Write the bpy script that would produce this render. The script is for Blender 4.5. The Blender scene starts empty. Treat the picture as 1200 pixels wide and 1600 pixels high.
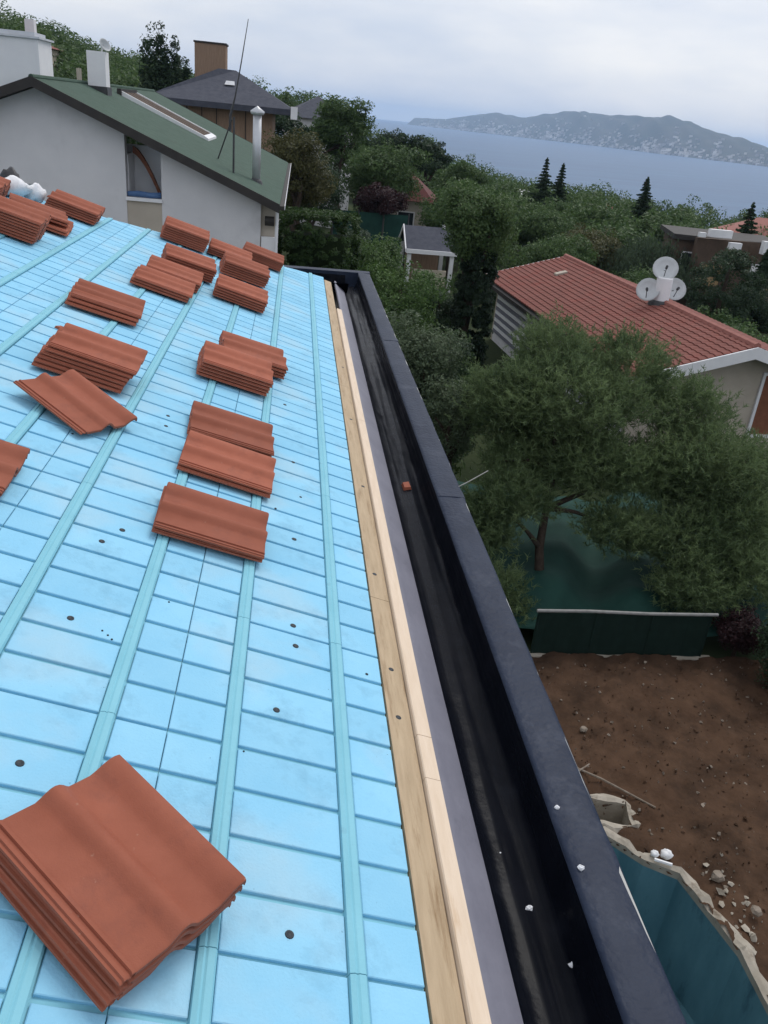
import bpy, math, random
import numpy as np
from mathutils import Matrix, Vector, Euler

scene = bpy.context.scene
R = math.radians

# ------------------------------------------------------------------ camera
CAM = Vector((-0.2243, -2.4338, 1.7139))
PITCH, ROLL, YAW = 0.4452, 0.0989, 0.1351
cd = bpy.data.cameras.new('camera'); cam = bpy.data.objects.new('camera', cd)
scene.collection.objects.link(cam)
_f = Vector((math.sin(YAW)*math.cos(PITCH), math.cos(YAW)*math.cos(PITCH), -math.sin(PITCH)))
_r0 = Vector((math.cos(YAW), -math.sin(YAW), 0)); _u0 = _r0.cross(_f)
_r = _r0*math.cos(ROLL) + _u0*math.sin(ROLL); _u = -_r0*math.sin(ROLL) + _u0*math.cos(ROLL)
M = Matrix((( _r.x, _u.x, -_f.x, CAM.x), (_r.y, _u.y, -_f.y, CAM.y), (_r.z, _u.z, -_f.z, CAM.z), (0, 0, 0, 1)))
cam.matrix_world = M
cd.sensor_fit = 'VERTICAL'; cd.sensor_height = 36; cd.lens = 1288.3/1600*36
cd.clip_start = 0.05; cd.clip_end = 60000
scene.camera = cam

# ------------------------------------------------------------------ sky, sun, exposure
SUN_EL, SUN_AZ = R(52), R(38)          # azimuth from +Y towards +X
world = bpy.data.worlds.new('World'); scene.world = world; world.use_nodes = True
nt = world.node_tree; nt.nodes.clear()
def wn(t, **k):
    n = nt.nodes.new(t)
    for a, b in k.items(): setattr(n, a, b)
    return n
sky = wn('ShaderNodeTexSky', sky_type='NISHITA'); sky.sun_disc = False
sky.sun_elevation = SUN_EL; sky.sun_rotation = SUN_AZ; sky.air_density = 1.0; sky.dust_density = 2.0
tc = wn('ShaderNodeTexCoord'); mp = wn('ShaderNodeMapping'); mp.inputs['Scale'].default_value = (1.0, 1.0, 3.4)
nz = wn('ShaderNodeTexNoise'); nz.inputs['Scale'].default_value = 2.3; nz.inputs['Detail'].default_value = 6; nz.inputs['Roughness'].default_value = .55
rp = wn('ShaderNodeValToRGB')
rp.color_ramp.elements[0].position = .36; rp.color_ramp.elements[0].color = (5.3, 5.85, 7.0, 1)
rp.color_ramp.elements[1].position = .66; rp.color_ramp.elements[1].color = (8.7, 8.5, 8.35, 1)
mx = wn('ShaderNodeMix', data_type='RGBA'); mx.inputs['Factor'].default_value = .86
bg = wn('ShaderNodeBackground'); bg.inputs['Strength'].default_value = 0.1
ow = wn('ShaderNodeOutputWorld')
L = nt.links.new
L(tc.outputs['Generated'], mp.inputs['Vector']); L(mp.outputs[0], nz.inputs['Vector']); L(nz.outputs['Fac'], rp.inputs[0])
L(sky.outputs[0], mx.inputs[6]); L(rp.outputs[0], mx.inputs[7]); L(mx.outputs[2], bg.inputs[0]); L(bg.outputs[0], ow.inputs[0])

sl = bpy.data.lights.new('sun', 'SUN'); sl.energy = 1.35; sl.angle = R(26); sl.color = (1, .965, .91)
so = bpy.data.objects.new('sun', sl); scene.collection.objects.link(so)
sd = Vector((math.sin(SUN_AZ)*math.cos(SUN_EL), math.cos(SUN_AZ)*math.cos(SUN_EL), math.sin(SUN_EL)))
so.rotation_euler = sd.to_track_quat('Z', 'Y').to_euler()
so.location = (20, 20, 40)

vs = scene.view_settings
vs.view_transform = 'Standard'; vs.look = 'None'; vs.exposure = 0.32; vs.gamma = 1; vs.use_curve_mapping = False
scene.cycles.use_denoising = True
scene.cycles.max_bounces = 6; scene.cycles.diffuse_bounces = 3; scene.cycles.glossy_bounces = 2
scene.cycles.transparent_max_bounces = 8; scene.cycles.volume_bounces = 1
scene.cycles.sample_clamp_indirect = 5

# ------------------------------------------------------------------ helpers
rnd = random.Random(7)
COL = scene.collection
WORLD = {}                                # world location of each parent (translation only)

class MB:
    """collects polygons, then becomes one mesh"""
    def __init__(self): self.v = []; self.f = []
    def poly(self, pts):
        i = len(self.v); self.v += [tuple(p) for p in pts]; self.f.append(tuple(range(i, i+len(pts))))
    def add(self, vs_, fs_):
        i = len(self.v); self.v += [tuple(p) for p in vs_]; self.f += [tuple(a+i for a in q) for q in fs_]
        return self
    def box(self, x0, x1, y0, y1, z0, z1, rz=0, c=None):
        p = [(x, y, z) for z in (z0, z1) for x, y in ((x0, y0), (x1, y0), (x1, y1), (x0, y1))]
        if rz:
            cx, cy = c or ((x0+x1)/2, (y0+y1)/2); ca, sa = math.cos(rz), math.sin(rz)
            p = [(cx+(x-cx)*ca-(y-cy)*sa, cy+(x-cx)*sa+(y-cy)*ca, z) for x, y, z in p]
        return self.add(p, [(3, 2, 1, 0), (4, 5, 6, 7), (0, 1, 5, 4), (1, 2, 6, 5), (2, 3, 7, 6), (3, 0, 4, 7)])
    def prism(self, base, top):
        n = len(base); i = len(self.v)
        self.v += [tuple(p) for p in base] + [tuple(p) for p in top]
        self.f.append(tuple(i+k for k in reversed(range(n)))); self.f.append(tuple(i+n+k for k in range(n)))
        for k in range(n): self.f.append((i+k, i+(k+1) % n, i+n+(k+1) % n, i+n+k))
        return self
    def tube(self, pts, rad, n=8, cap=True):
        pts = [Vector(p) for p in pts]; m = len(pts)
        if not hasattr(rad, '__len__'): rad = [rad]*m
        i0 = len(self.v); ref = None
        for k, p in enumerate(pts):
            d = (pts[min(k+1, m-1)]-pts[max(k-1, 0)]).normalized()
            if ref is None: ref = Vector((1, 0, 0)) if abs(d.x) < .8 else Vector((0, 1, 0))
            a = (ref-d*ref.dot(d)).normalized(); ref = a; b = d.cross(a)
            for j in range(n):
                t = 2*math.pi*j/n; self.v.append(tuple(p+(a*math.cos(t)+b*math.sin(t))*rad[k]))
        for k in range(m-1):
            for j in range(n):
                a = i0+k*n+j; b = i0+k*n+(j+1) % n; self.f.append((a, b, b+n, a+n))
        if cap:
            self.f.append(tuple(i0+j for j in reversed(range(n)))); self.f.append(tuple(i0+(m-1)*n+j for j in range(n)))
        return self
    def lathe(self, prof, c=(0, 0, 0), n=16, axis=None):
        q = Vector((0, 0, 1)).rotation_difference(Vector(axis)) if axis is not None else None
        i0 = len(self.v)
        for r, z in prof:
            for j in range(n):
                t = 2*math.pi*j/n; p = Vector((r*math.cos(t), r*math.sin(t), z))
                if q: p = q @ p
                self.v.append((p.x+c[0], p.y+c[1], p.z+c[2]))
        for k in range(len(prof)-1):
            for j in range(n):
                a = i0+k*n+j; b = i0+k*n+(j+1) % n; self.f.append((a, b, b+n, a+n))
        return self
    def mesh(self, name, off=None, smooth=False):
        me = bpy.data.meshes.new(name); v = self.v
        if off is not None: v = [(a-off[0], b-off[1], c-off[2]) for a, b, c in v]
        me.from_pydata(v, [], self.f); me.update()
        if smooth: me.polygons.foreach_set('use_smooth', [True]*len(me.polygons))
        return me
    def build(self, name, mat, parent=None, smooth=False):
        return link(name, self.mesh(name, WORLD.get(parent.name) if parent else None, smooth), mat, parent)

def link(name, me, mat, parent=None):
    o = bpy.data.objects.new(name, me); COL.objects.link(o)
    if mat and not me.materials: me.materials.append(mat)
    if parent:
        o.parent = parent; WORLD[o.name] = WORLD.get(parent.name, (0, 0, 0))
    return o
def thing(name, loc, label, cat, group=None):
    o = bpy.data.objects.new(name, None); COL.objects.link(o); o.location = loc; o.empty_display_size = .2
    WORLD[o.name] = tuple(loc); o['label'] = label; o['category'] = cat
    if group: o['group'] = group
    return o
def tag(o, label, cat, group=None):
    o['label'] = label; o['category'] = cat; o['kind'] = 'thing'
    if group: o['group'] = group
    return o
def struct(o, kind='structure', label=None):
    o['kind'] = kind
    if label: o['label'] = label
    return o
def np_mesh(name, V, F, smooth=False):
    """V (n,3), F (m,k) arrays of equal-sized polygons"""
    me = bpy.data.meshes.new(name); k = F.shape[1]
    me.vertices.add(len(V)); me.vertices.foreach_set('co', V.astype(np.float32).ravel())
    me.loops.add(F.size); me.loops.foreach_set('vertex_index', F.astype(np.int32).ravel())
    me.polygons.add(len(F)); me.polygons.foreach_set('loop_start', np.arange(0, F.size, k, dtype=np.int32))
    me.polygons.foreach_set('use_smooth', np.full(len(F), smooth))
    me.update(calc_edges=True); me.validate(); return me

# ------------------------------------------------------------------ materials
def mat(name, c1, c2=None, scale=8, rough=.7, bump=0, bscale=None, spec=.3, detail=6, island=0, coord='Object', stretch=None, dark=None, dscale=2, dlo=.55, dhi=.7, metal=0):
    """two-tone noise colour, optional dirt tint with its own shape, fine bump"""
    m = bpy.data.materials.new(name); m.use_nodes = True; n = m.node_tree.nodes; l = m.node_tree.links.new
    b = n['Principled BSDF']; b.inputs['Roughness'].default_value = rough; b.inputs['Specular IOR Level'].default_value = spec
    b.inputs['Metallic'].default_value = metal
    c2 = c2 or c1
    t = n.new('ShaderNodeTexCoord'); mpn = n.new('ShaderNodeMapping'); l(t.outputs[coord], mpn.inputs[0])
    if stretch: mpn.inputs['Scale'].default_value = stretch
    nz_ = n.new('ShaderNodeTexNoise'); nz_.inputs['Scale'].default_value = scale; nz_.inputs['Detail'].default_value = detail; nz_.inputs['Roughness'].default_value = .6
    l(mpn.outputs[0], nz_.inputs['Vector'])
    r_ = n.new('ShaderNodeValToRGB'); r_.color_ramp.elements[0].position = .32; r_.color_ramp.elements[1].position = .68
    r_.color_ramp.elements[0].color = (*c1, 1); r_.color_ramp.elements[1].color = (*c2, 1)
    l(nz_.outputs['Fac'], r_.inputs[0]); out = r_.outputs[0]
    if island:
        g = n.new('ShaderNodeNewGeometry'); oi = n.new('ShaderNodeObjectInfo')
        mr = n.new('ShaderNodeMapRange'); mr.inputs[3].default_value = 1-island; mr.inputs[4].default_value = 1+island
        l(g.outputs['Random Per Island'] if island > 0 else oi.outputs['Random'], mr.inputs[0])
        hs = n.new('ShaderNodeHueSaturation'); l(mr.outputs[0], hs.inputs['Value']); l(out, hs.inputs['Color']); out = hs.outputs[0]
    if dark:
        n2 = n.new('ShaderNodeTexNoise'); n2.inputs['Scale'].default_value = dscale; n2.inputs['Detail'].default_value = 9; n2.inputs['Roughness'].default_value = .7
        l(mpn.outputs[0], n2.inputs['Vector'])
        mr2 = n.new('ShaderNodeMapRange'); mr2.inputs[1].default_value = dlo; mr2.inputs[2].default_value = dhi; l(n2.outputs['Fac'], mr2.inputs[0])
        mxx = n.new('ShaderNodeMix'); mxx.data_type = 'RGBA'; l(mr2.outputs[0], mxx.inputs['Factor']); l(out, mxx.inputs[6]); mxx.inputs[7].default_value = (*dark, 1); out = mxx.outputs[2]
    l(out, b.inputs['Base Color'])
    if bump:
        n3 = n.new('ShaderNodeTexNoise'); n3.inputs['Scale'].default_value = bscale or scale*5; n3.inputs['Detail'].default_value = 8
        l(mpn.outputs[0], n3.inputs['Vector'])
        bp = n.new('ShaderNodeBump'); bp.inputs['Strength'].default_value = bump; bp.inputs['Distance'].default_value = .02
        l(n3.outputs['Fac'], bp.inputs['Height']); l(bp.outputs[0], b.inputs['Normal'])
    return m

def leaf_mat(name, lo, hi, trans=.36):
    m = bpy.data.materials.new(name); m.use_nodes = True; n = m.node_tree.nodes; l = m.node_tree.links.new
    b = n['Principled BSDF']; b.inputs['Roughness'].default_value = .55; b.inputs['Specular IOR Level'].default_value = .25
    g = n.new('ShaderNodeNewGeometry'); r_ = n.new('ShaderNodeValToRGB')
    r_.color_ramp.elements[0].color = (*lo, 1); r_.color_ramp.elements[1].color = (*hi, 1)
    t = n.new('ShaderNodeTexCoord'); z = n.new('ShaderNodeTexNoise'); z.inputs['Scale'].default_value = 1.1; z.inputs['Detail'].default_value = 3
    l(t.outputs['Object'], z.inputs['Vector'])
    ad = n.new('ShaderNodeMath'); ad.operation = 'MULTIPLY_ADD'; ad.inputs[1].default_value = .55; l(g.outputs['Random Per Island'], ad.inputs[0])
    mr = n.new('ShaderNodeMapRange'); mr.inputs[1].default_value = .3; mr.inputs[2].default_value = .7; mr.inputs[4].default_value = .5; l(z.outputs['Fac'], mr.inputs[0])
    l(mr.outputs[0], ad.inputs[2]); l(ad.outputs[0], r_.inputs[0])
    l(r_.outputs[0], b.inputs['Base Color'])
    if trans:
        tr = n.new('ShaderNodeBsdfTranslucent'); l(r_.outputs[0], tr.inputs[0]); ms = n.new('ShaderNodeMixShader'); ms.inputs[0].default_value = trans
        l(b.outputs[0], ms.inputs[1]); l(tr.outputs[0], ms.inputs[2]); l(ms.outputs[0], n['Material Output'].inputs[0])
    return m

XPS = mat('xps_blue', (.245, .545, .755), (.30, .60, .79), 3, .8, .14, 130, .10, dark=(.185, .40, .55), dscale=4.5, dlo=.52, dhi=.76, island=.035)
def specks(m, col, scale, lo, hi):
    n = m.node_tree.nodes; l = m.node_tree.links.new; b = n['Principled BSDF']; src = b.inputs['Base Color'].links[0].from_socket
    t = n.new('ShaderNodeTexCoord'); z = n.new('ShaderNodeTexNoise'); z.inputs['Scale'].default_value = scale; z.inputs['Detail'].default_value = 4; l(t.outputs['Object'], z.inputs['Vector'])
    mr = n.new('ShaderNodeMapRange'); mr.inputs[1].default_value = lo; mr.inputs[2].default_value = hi; l(z.outputs['Fac'], mr.inputs[0])
    x = n.new('ShaderNodeMix'); x.data_type = 'RGBA'; l(mr.outputs[0], x.inputs['Factor']); l(src, x.inputs[6]); x.inputs[7].default_value = (*col, 1); l(x.outputs[2], b.inputs['Base Color'])
specks(XPS, (.10, .20, .28), 42, .725, .78)
specks(XPS, (.40, .57, .66), 2.4, .52, .80)
XPS_RIB = mat('xps_rib', (.20, .485, .59), (.23, .53, .64), 6, .65, .08, 120, .25, dark=(.15, .33, .42), dscale=9, dlo=.6, dhi=.8)
TILE = mat('tile_terracotta', (.285, .088, .052), (.345, .112, .068), 7, .72, .10, 260, .2, island=-.17, dark=(.21, .072, .05), dscale=5, dlo=.55, dhi=.78)
PINE_WOOD = mat('planed_pine', (.63, .50, .37), (.70, .57, .44), 9, .6, .12, 30, .25, stretch=(6, .7, 6), dark=(.50, .33, .18), dscale=3, dlo=.60, dhi=.75)
OLD_WOOD = mat('eaves_board_wood', (.38, .285, .18), (.47, .36, .235), 8, .65, .15, 40, .25, stretch=(7, .6, 7), dark=(.24, .155, .08), dscale=5, dlo=.53, dhi=.72)
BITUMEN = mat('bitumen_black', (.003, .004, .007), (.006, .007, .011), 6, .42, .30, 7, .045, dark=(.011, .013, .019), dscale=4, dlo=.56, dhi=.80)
def gloss_patches(m, scale, lo, hi, stretch):
    n = m.node_tree.nodes; l = m.node_tree.links.new; t = n.new('ShaderNodeTexCoord'); mp_ = n.new('ShaderNodeMapping'); mp_.inputs['Scale'].default_value = stretch
    z = n.new('ShaderNodeTexNoise'); z.inputs['Scale'].default_value = scale; z.inputs['Detail'].default_value = 3; l(t.outputs['Object'], mp_.inputs[0]); l(mp_.outputs[0], z.inputs['Vector'])
    mr = n.new('ShaderNodeMapRange'); mr.inputs[1].default_value = .42; mr.inputs[2].default_value = .62; mr.inputs[3].default_value = lo; mr.inputs[4].default_value = hi
    l(z.outputs['Fac'], mr.inputs[0]); l(mr.outputs[0], n['Principled BSDF'].inputs['Roughness'])
    m2 = n.new('ShaderNodeMapRange'); m2.inputs[1].default_value = .42; m2.inputs[2].default_value = .62; m2.inputs[3].default_value = .055; m2.inputs[4].default_value = .02
    l(z.outputs['Fac'], m2.inputs[0]); l(m2.outputs[0], n['Principled BSDF'].inputs['Specular IOR Level'])
gloss_patches(BITUMEN, 7, .26, .6, (3.2, .07, 3.2))
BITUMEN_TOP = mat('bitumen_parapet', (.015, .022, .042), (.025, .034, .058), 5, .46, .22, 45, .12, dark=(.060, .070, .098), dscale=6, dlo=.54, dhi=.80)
MEMBRANE = mat('grey_membrane', (.16, .16, .20), (.20, .20, .245), 4, .55, .15, 25, .4, dark=(.10, .10, .13), dscale=6, dlo=.6, dhi=.85)
STUCCO = mat('house_stucco', (.42, .42, .40), (.46, .46, .44), 3, .9, .2, 60, .1)
WHITE_WALL = mat('white_render', (.60, .595, .61), (.67, .66, .67), 1.2, .9, .1, 40, .15, dark=(.47, .46, .47), dscale=.8, dlo=.5, dhi=.8)
PANEL_WHITE = mat('white_paint', (.72, .72, .74), (.78, .78, .79), 3, .6, .05, 40, .3)
BEIGE = mat('beige_render', (.42, .37, .31), (.48, .43, .36), 2, .9, .15, 40, .1)
GREEN_SHINGLE = mat('green_shingle', (.044, .078, .058), (.064, .104, .080), 5, .85, .5, 30, .2, dark=(.05, .07, .055), dscale=3)
DARK_TRIM = mat('dark_brown_trim', (.030, .027, .026), (.045, .040, .037), 5, .7, .1)
GREY_ROOF = mat('slate_shingle', (.05, .055, .075), (.075, .08, .10), 4, .85, .4, 25, .2)
TIMBER_CLAD = mat('timber_cladding', (.24, .16, .11), (.32, .22, .155), 4, .8, .2, 30, .2, stretch=(6, 6, .5))
METAL = mat('zinc_flue', (.50, .51, .53), (.60, .61, .63), 5, .4, .05, 20, .5, metal=.4)
DARK_METAL = mat('dark_metal', (.04, .042, .045), (.07, .07, .075), 6, .5)
RED_TILE = mat('red_roof_tiles', (.165, .060, .048), (.215, .080, .064), 3, .8, .2, 40, .2, dark=(.20, .05, .038), dscale=1.5, dlo=.5, dhi=.7)
RED_CAP = mat('red_ridge_tiles', (.27, .105, .085), (.31, .125, .10), 4, .75, .15, 40)
BLUE_POOL = mat('pool_paint', (.060, .160, .205), (.105, .235, .285), 1.6, .5, .1, 10, .4, stretch=(2, 2, .6), dark=(.028, .08, .115), dscale=1.2)
CONCRETE = mat('broken_concrete', (.30, .27, .22), (.42, .38, .32), 4, .9, .6, 15, .1, dark=(.16, .12, .085), dscale=3)
SOIL = mat('brown_soil', (.060, .034, .021), (.092, .054, .034), 2.2, .95, .9, 14, .1, dark=(.030, .019, .013), dscale=1.3, dlo=.45, dhi=.7)
STONE = mat('pale_stone', (.15, .12, .09), (.27, .23, .19), 9, .9, .4, 30, .1, island=.3)
GRASS = mat('undergrowth', (.020, .032, .014), (.042, .055, .024), .35, .95, .8, 3, .1, dark=(.060, .050, .030), dscale=.12, dlo=.55, dhi=.75)
SEA = mat('sea_water', (.006, .055, .15), (.022, .10, .21), .006, .38, .25, .05, .15, stretch=(1, 4.5, 1))
ISLAND = mat('island_scrub', (.030, .042, .028), (.075, .070, .055), .006, .95, 0)
NET = mat('green_net', (.012, .046, .037), (.021, .066, .053), 1.6, .8, .3, 90, .15, dark=(.010, .035, .028), dscale=.9, dlo=.5, dhi=.7)
FENCE_MESH = mat('dark_green_mesh', (.006, .016, .013), (.010, .024, .019), 5, .8, .2, 120, .15)
RAIL = mat('weathered_rail', (.20, .20, .19), (.28, .28, .27), 12, .6, .2)
BARK = mat('bark', (.040, .030, .024), (.075, .058, .045), 9, .95, .9, 30, .1, stretch=(3, 3, .7))
PLASTIC = mat('white_plastic', (.70, .71, .73), (.78, .79, .80), 6, .5, .1, 20, .4)
FOAM = mat('white_foam', (.72, .73, .76), (.80, .81, .82), 20, .8, .3, 60)
HOLE = mat('hole_dark', (.012, .018, .026), (.025, .035, .045), 30, .5)
GLASS = mat('window_glass', (.02, .025, .03), (.03, .036, .042), 2, .08, 0, 1, .6)
BROWN = mat('brown_beam', (.17, .065, .035), (.23, .09, .05), 6, .7, .15)
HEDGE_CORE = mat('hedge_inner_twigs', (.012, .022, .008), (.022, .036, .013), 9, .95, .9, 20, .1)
BROWN_WALL = mat('brown_stained_wall', (.075, .05, .036), (.11, .075, .055), 3, .8, .2)
DARK_RED = mat('dark_red_tiles', (.085, .022, .020), (.12, .032, .028), 4, .8, .2)
BLUE_TARP = mat('blue_tarp', (.05, .11, .24), (.09, .17, .33), 7, .6, .5, 20)
CREAM = mat('cream_render', (.52, .46, .36), (.60, .54, .44), 2, .9, .1)
OCHRE = mat('ochre_render', (.30, .20, .10), (.38, .26, .14), 2, .9, .1)
DISH = mat('dish_grey', (.48, .50, .51), (.56, .58, .59), 5, .5, .05, 10, .4)

LM = dict(
    pine=leaf_mat('needles_pine', (.052, .092, .040), (.205, .275, .125), .45),
    mid=leaf_mat('leaves_mid', (.031, .073, .020), (.120, .20, .058)),
    dark=leaf_mat('leaves_dark', (.016, .036, .018), (.050, .085, .040)),
    olive=leaf_mat('leaves_olive', (.045, .074, .038), (.145, .19, .11)),
    brown=leaf_mat('leaves_brownish', (.034, .044, .016), (.130, .125, .050)),
    plum=leaf_mat('leaves_plum', (.020, .010, .012), (.055, .022, .026)),
    willow=leaf_mat('leaves_willow', (.034, .056, .034), (.092, .128, .076)),
    hedge=leaf_mat('leaves_hedge', (.015, .040, .010), (.056, .105, .025)),
    wood=leaf_mat('leaves_wood', (.032, .070, .024), (.115, .180, .062)),
    ivy=leaf_mat('leaves_ivy', (.009, .022, .011), (.026, .050, .024)),
    bloom=leaf_mat('petals_white', (.6, .58, .5), (.75, .74, .68), 0),
)

# ================================================================== SETTING
G = -6.8                                   # garden level
def smooth(a, b, x):
    t = np.clip((x-a)/(b-a), 0, 1); return t*t*(3-2*t)
AZ_T = [-180, -60, -15, -5, 3, 12, 28, 60, 180]
AZ_A = [0, 5, 5, 3, 0, -4, -6.5, -8, 0]
def terrain(x, y):
    x = np.asarray(x, float); y = np.asarray(y, float)
    r = np.hypot(x-CAM.x, y-CAM.y); az = np.degrees(np.arctan2(x-CAM.x, y-CAM.y))
    A = np.interp(az, AZ_T, AZ_A)
    drop = np.interp(az, [-180, -40, -12, -2, 6, 100, 150, 180], [0, 0, 0, 20, 40, 40, 0, 0])
    z = G + smooth(35, 120, r)*A - smooth(130, 420, r)*drop
    z += smooth(60, 200, r)*(1.2*np.sin(x*.05)*np.cos(y*.043))
    pit = smooth(-.2, .1, x-1.0)*smooth(-.2, .1, 9.2-x)*smooth(-.2, .1, y+.4)*smooth(-.2, .1, 9.0-y)
    return z - pit*3.0
def grid_mesh(xs, ys, zf):
    X, Y = np.meshgrid(xs, ys); Z = zf(X, Y); V = np.stack([X.ravel(), Y.ravel(), Z.ravel()], 1)
    n, m = len(xs), len(ys); i = np.arange(n*m).reshape(m, n)
    F = np.stack([i[:-1, :-1].ravel(), i[:-1, 1:].ravel(), i[1:, 1:].ravel(), i[1:, :-1].ravel()], 1)
    return V, F
def spread(c, near, step, far, ratio=1.18):
    a = list(np.arange(0, near, step)); s = step
    while a[-1] < far: s *= ratio; a.append(a[-1]+s)
    a = np.array(a); return np.concatenate([-a[:0:-1], a])+c
V, F = grid_mesh(spread(5, 8, .35, 900), spread(4, 8, .35, 900), terrain)
struct(link('ground', np_mesh('ground', V, F, True), GRASS))
m = MB(); n = 96
for k, (r0, r1) in enumerate([(0, 200), (200, 900), (900, 3000), (3000, 14000)]):
    for j in range(n):
        a, b = 2*math.pi*j/n, 2*math.pi*(j+1)/n
        q = [(r0*math.sin(a), r0*math.cos(a), -40), (r1*math.sin(a), r1*math.cos(a), -40), (r1*math.sin(b), r1*math.cos(b), -40), (r0*math.sin(b), r0*math.cos(b), -40)]
        m.poly(q[::-1] if r0 else [q[2], q[1], q[0]])
struct(m.build('sea', SEA))

# island across the water
IA = np.array([6.8, 7.22, 9.1, 10.86, 12.23, 14.1, 15.16, 17.07, 18.8, 20.1, 21.3, 22.55, 23.9, 25.1, 26.6, 27.7, 28.5, 31, 34, 38])
IE = np.array([-.3, .10, .20, .58, .77, .72, 1.03, 1.27, 1.28, 1.39, 1.38, 1.43, 1.3, .98, .74, .5, .33, .2, .05, -.5])
def shore(az): return np.interp(az, [6.8, 9, 12.3, 16.5, 22.8, 28.6, 38], [7600, 7000, 6200, 5500, 4300, 3700, 3200])
nA, nU = 240, 40
az = np.linspace(6.8, 38, nA); rg = np.random.default_rng(3)
el = np.interp(az, IA, IE); rs = shore(az)
Zr = np.maximum(CAM.z+np.tan(np.radians(el))*(rs+900)+40, 3)
rows = []
for i in range(nU):
    u = i/(nU-1)*2
    prof = math.sin(min(u, 1)*math.pi/2)**1.15 if u <= 1 else math.cos((u-1)*math.pi/2)
    lump = 1+.10*np.sin(az*2.1+u*5)*np.sin(u*7+az*.9)*(0 if .9 < u < 1.1 else 1)+.012*np.sin(az*7+u*9)
    rr = rs+900*u; z = -42+(Zr+2)*prof*lump
    rows.append(np.stack([CAM.x+rr*np.sin(np.radians(az)), CAM.y+rr*np.cos(np.radians(az)), z], 1))
IV = np.concatenate(rows); ii = np.arange(nA*nU).reshape(nU, nA)
IF = np.stack([ii[:-1, :-1].ravel(), ii[:-1, 1:].ravel(), ii[1:, 1:].ravel(), ii[1:, :-1].ravel()], 1)
struct(link('island_hills', np_mesh('island_hills', IV, IF, True), ISLAND))
# the town on its slopes: thousands of roofs, nobody could count them
TOWN = mat('town_walls', (.30, .28, .27), (.66, .64, .62), .01, .9, 0, island=.45)
tv, tf = [], []
for k in range(4200):
    a = rg.uniform(7.6, 33); dens = np.interp(a, [7, 10, 15, 17, 19, 21, 22.5, 24, 27, 33], [.9, 1, .8, .5, .35, .5, .9, .5, .35, .3])
    if rg.uniform() > dens*(.35+.9*max(0, math.sin(a*5.3)*math.sin(a*2.1+1))): continue
    u = rg.beta(1.0, 3.8)*.8
    if 21.3 < a < 23: u *= .6
    j = int((a-6.8)/(38-6.8)*(nA-1)); i = int(u/2*(nU-1))
    p = rows[i][j]+(rows[min(i+1, nU-1)][j]-rows[i][j])*((u/2*(nU-1))-i)
    if p[2] < -39: p[2] = -39
    w, d, h = rg.uniform(7, 17), rg.uniform(7, 12), rg.uniform(4, 9)
    aa = math.radians(a)+rg.uniform(-.3, .3); ca, sa = math.cos(aa), math.sin(aa); b0 = len(tv)
    for zz in (-6, h):
        for xx, yy in ((-w, -d), (w, -d), (w, d), (-w, d)): tv.append((p[0]+(xx*ca+yy*sa)/2, p[1]+(-xx*sa+yy*ca)/2, p[2]+zz))
    tf += [(b0+3, b0+2, b0+1, b0), (b0+4, b0+5, b0+6, b0+7), (b0, b0+1, b0+5, b0+4), (b0+1, b0+2, b0+6, b0+5), (b0+2, b0+3, b0+7, b0+6), (b0+3, b0, b0+4, b0+7)]
struct(link('island_town', np_mesh('island_town', np.array(tv), np.array(tf)), TOWN), 'stuff', 'pale houses of a town scattered over the island slopes')

# haze over the water
hz = MB().box(-15500, 15500, -15500, 15500, -44, 175).build('haze', None)
hm = bpy.data.materials.new('haze'); hm.use_nodes = True; hm.node_tree.nodes.clear()
pv = hm.node_tree.nodes.new('ShaderNodeVolumePrincipled'); hout = hm.node_tree.nodes.new('ShaderNodeOutputMaterial')
pv.inputs['Color'].default_value = (.56, .75, 1, 1); pv.inputs['Density'].default_value = 1.1e-4; pv.inputs['Anisotropy'].default_value = .2
hm.node_tree.links.new(pv.outputs[0], hout.inputs['Volume']); hz.data.materials.append(hm); struct(hz, 'stuff', 'pale blue haze over the sea')

# yard soil with the pool and the manhole left open
POOL = [(1.2, .2), (5.35, .2), (5.34, 2.5), (5.34, 3.62), (5.06, 4.72), (4.68, 4.95), (4.30, 5.36), (1.2, 5.6)]
HOLEQ = [(4.20, 5.62), (4.72, 5.50), (4.78, 5.92), (4.26, 6.04)]
def inside(px, py, P):
    c = np.zeros_like(px, bool); n_ = len(P)
    for i in range(n_):
        x1, y1 = P[i]; x2, y2 = P[(i+1) % n_]
        c ^= ((y1 > py) != (y2 > py)) & (px < (x2-x1)*(py-y1)/(y2-y1+1e-12)+x1)
    return c
def soil_z(x, y):
    z = G+.03+.05*np.sin(x*1.7+y*.8)*np.sin(y*1.3)+.03*np.sin(x*4.1-y*3.3)+.018*np.sin(x*9+y*7.7)+.012*np.sin(17*x-13*y)
    return z+.10*smooth(6.5, 9.3, y)+.012*rg.standard_normal(x.shape)
xs = np.arange(.72, 10.6, .075); ys = np.arange(-2.6, 9.42, .075)
V, F = grid_mesh(xs, ys, soil_z)
c = V[F].mean(1); keep = ~inside(c[:, 0], c[:, 1], POOL) & ~inside(c[:, 0], c[:, 1], HOLEQ)
struct(link('soil', np_mesh('soil', V, F[keep], True), SOIL))
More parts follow.
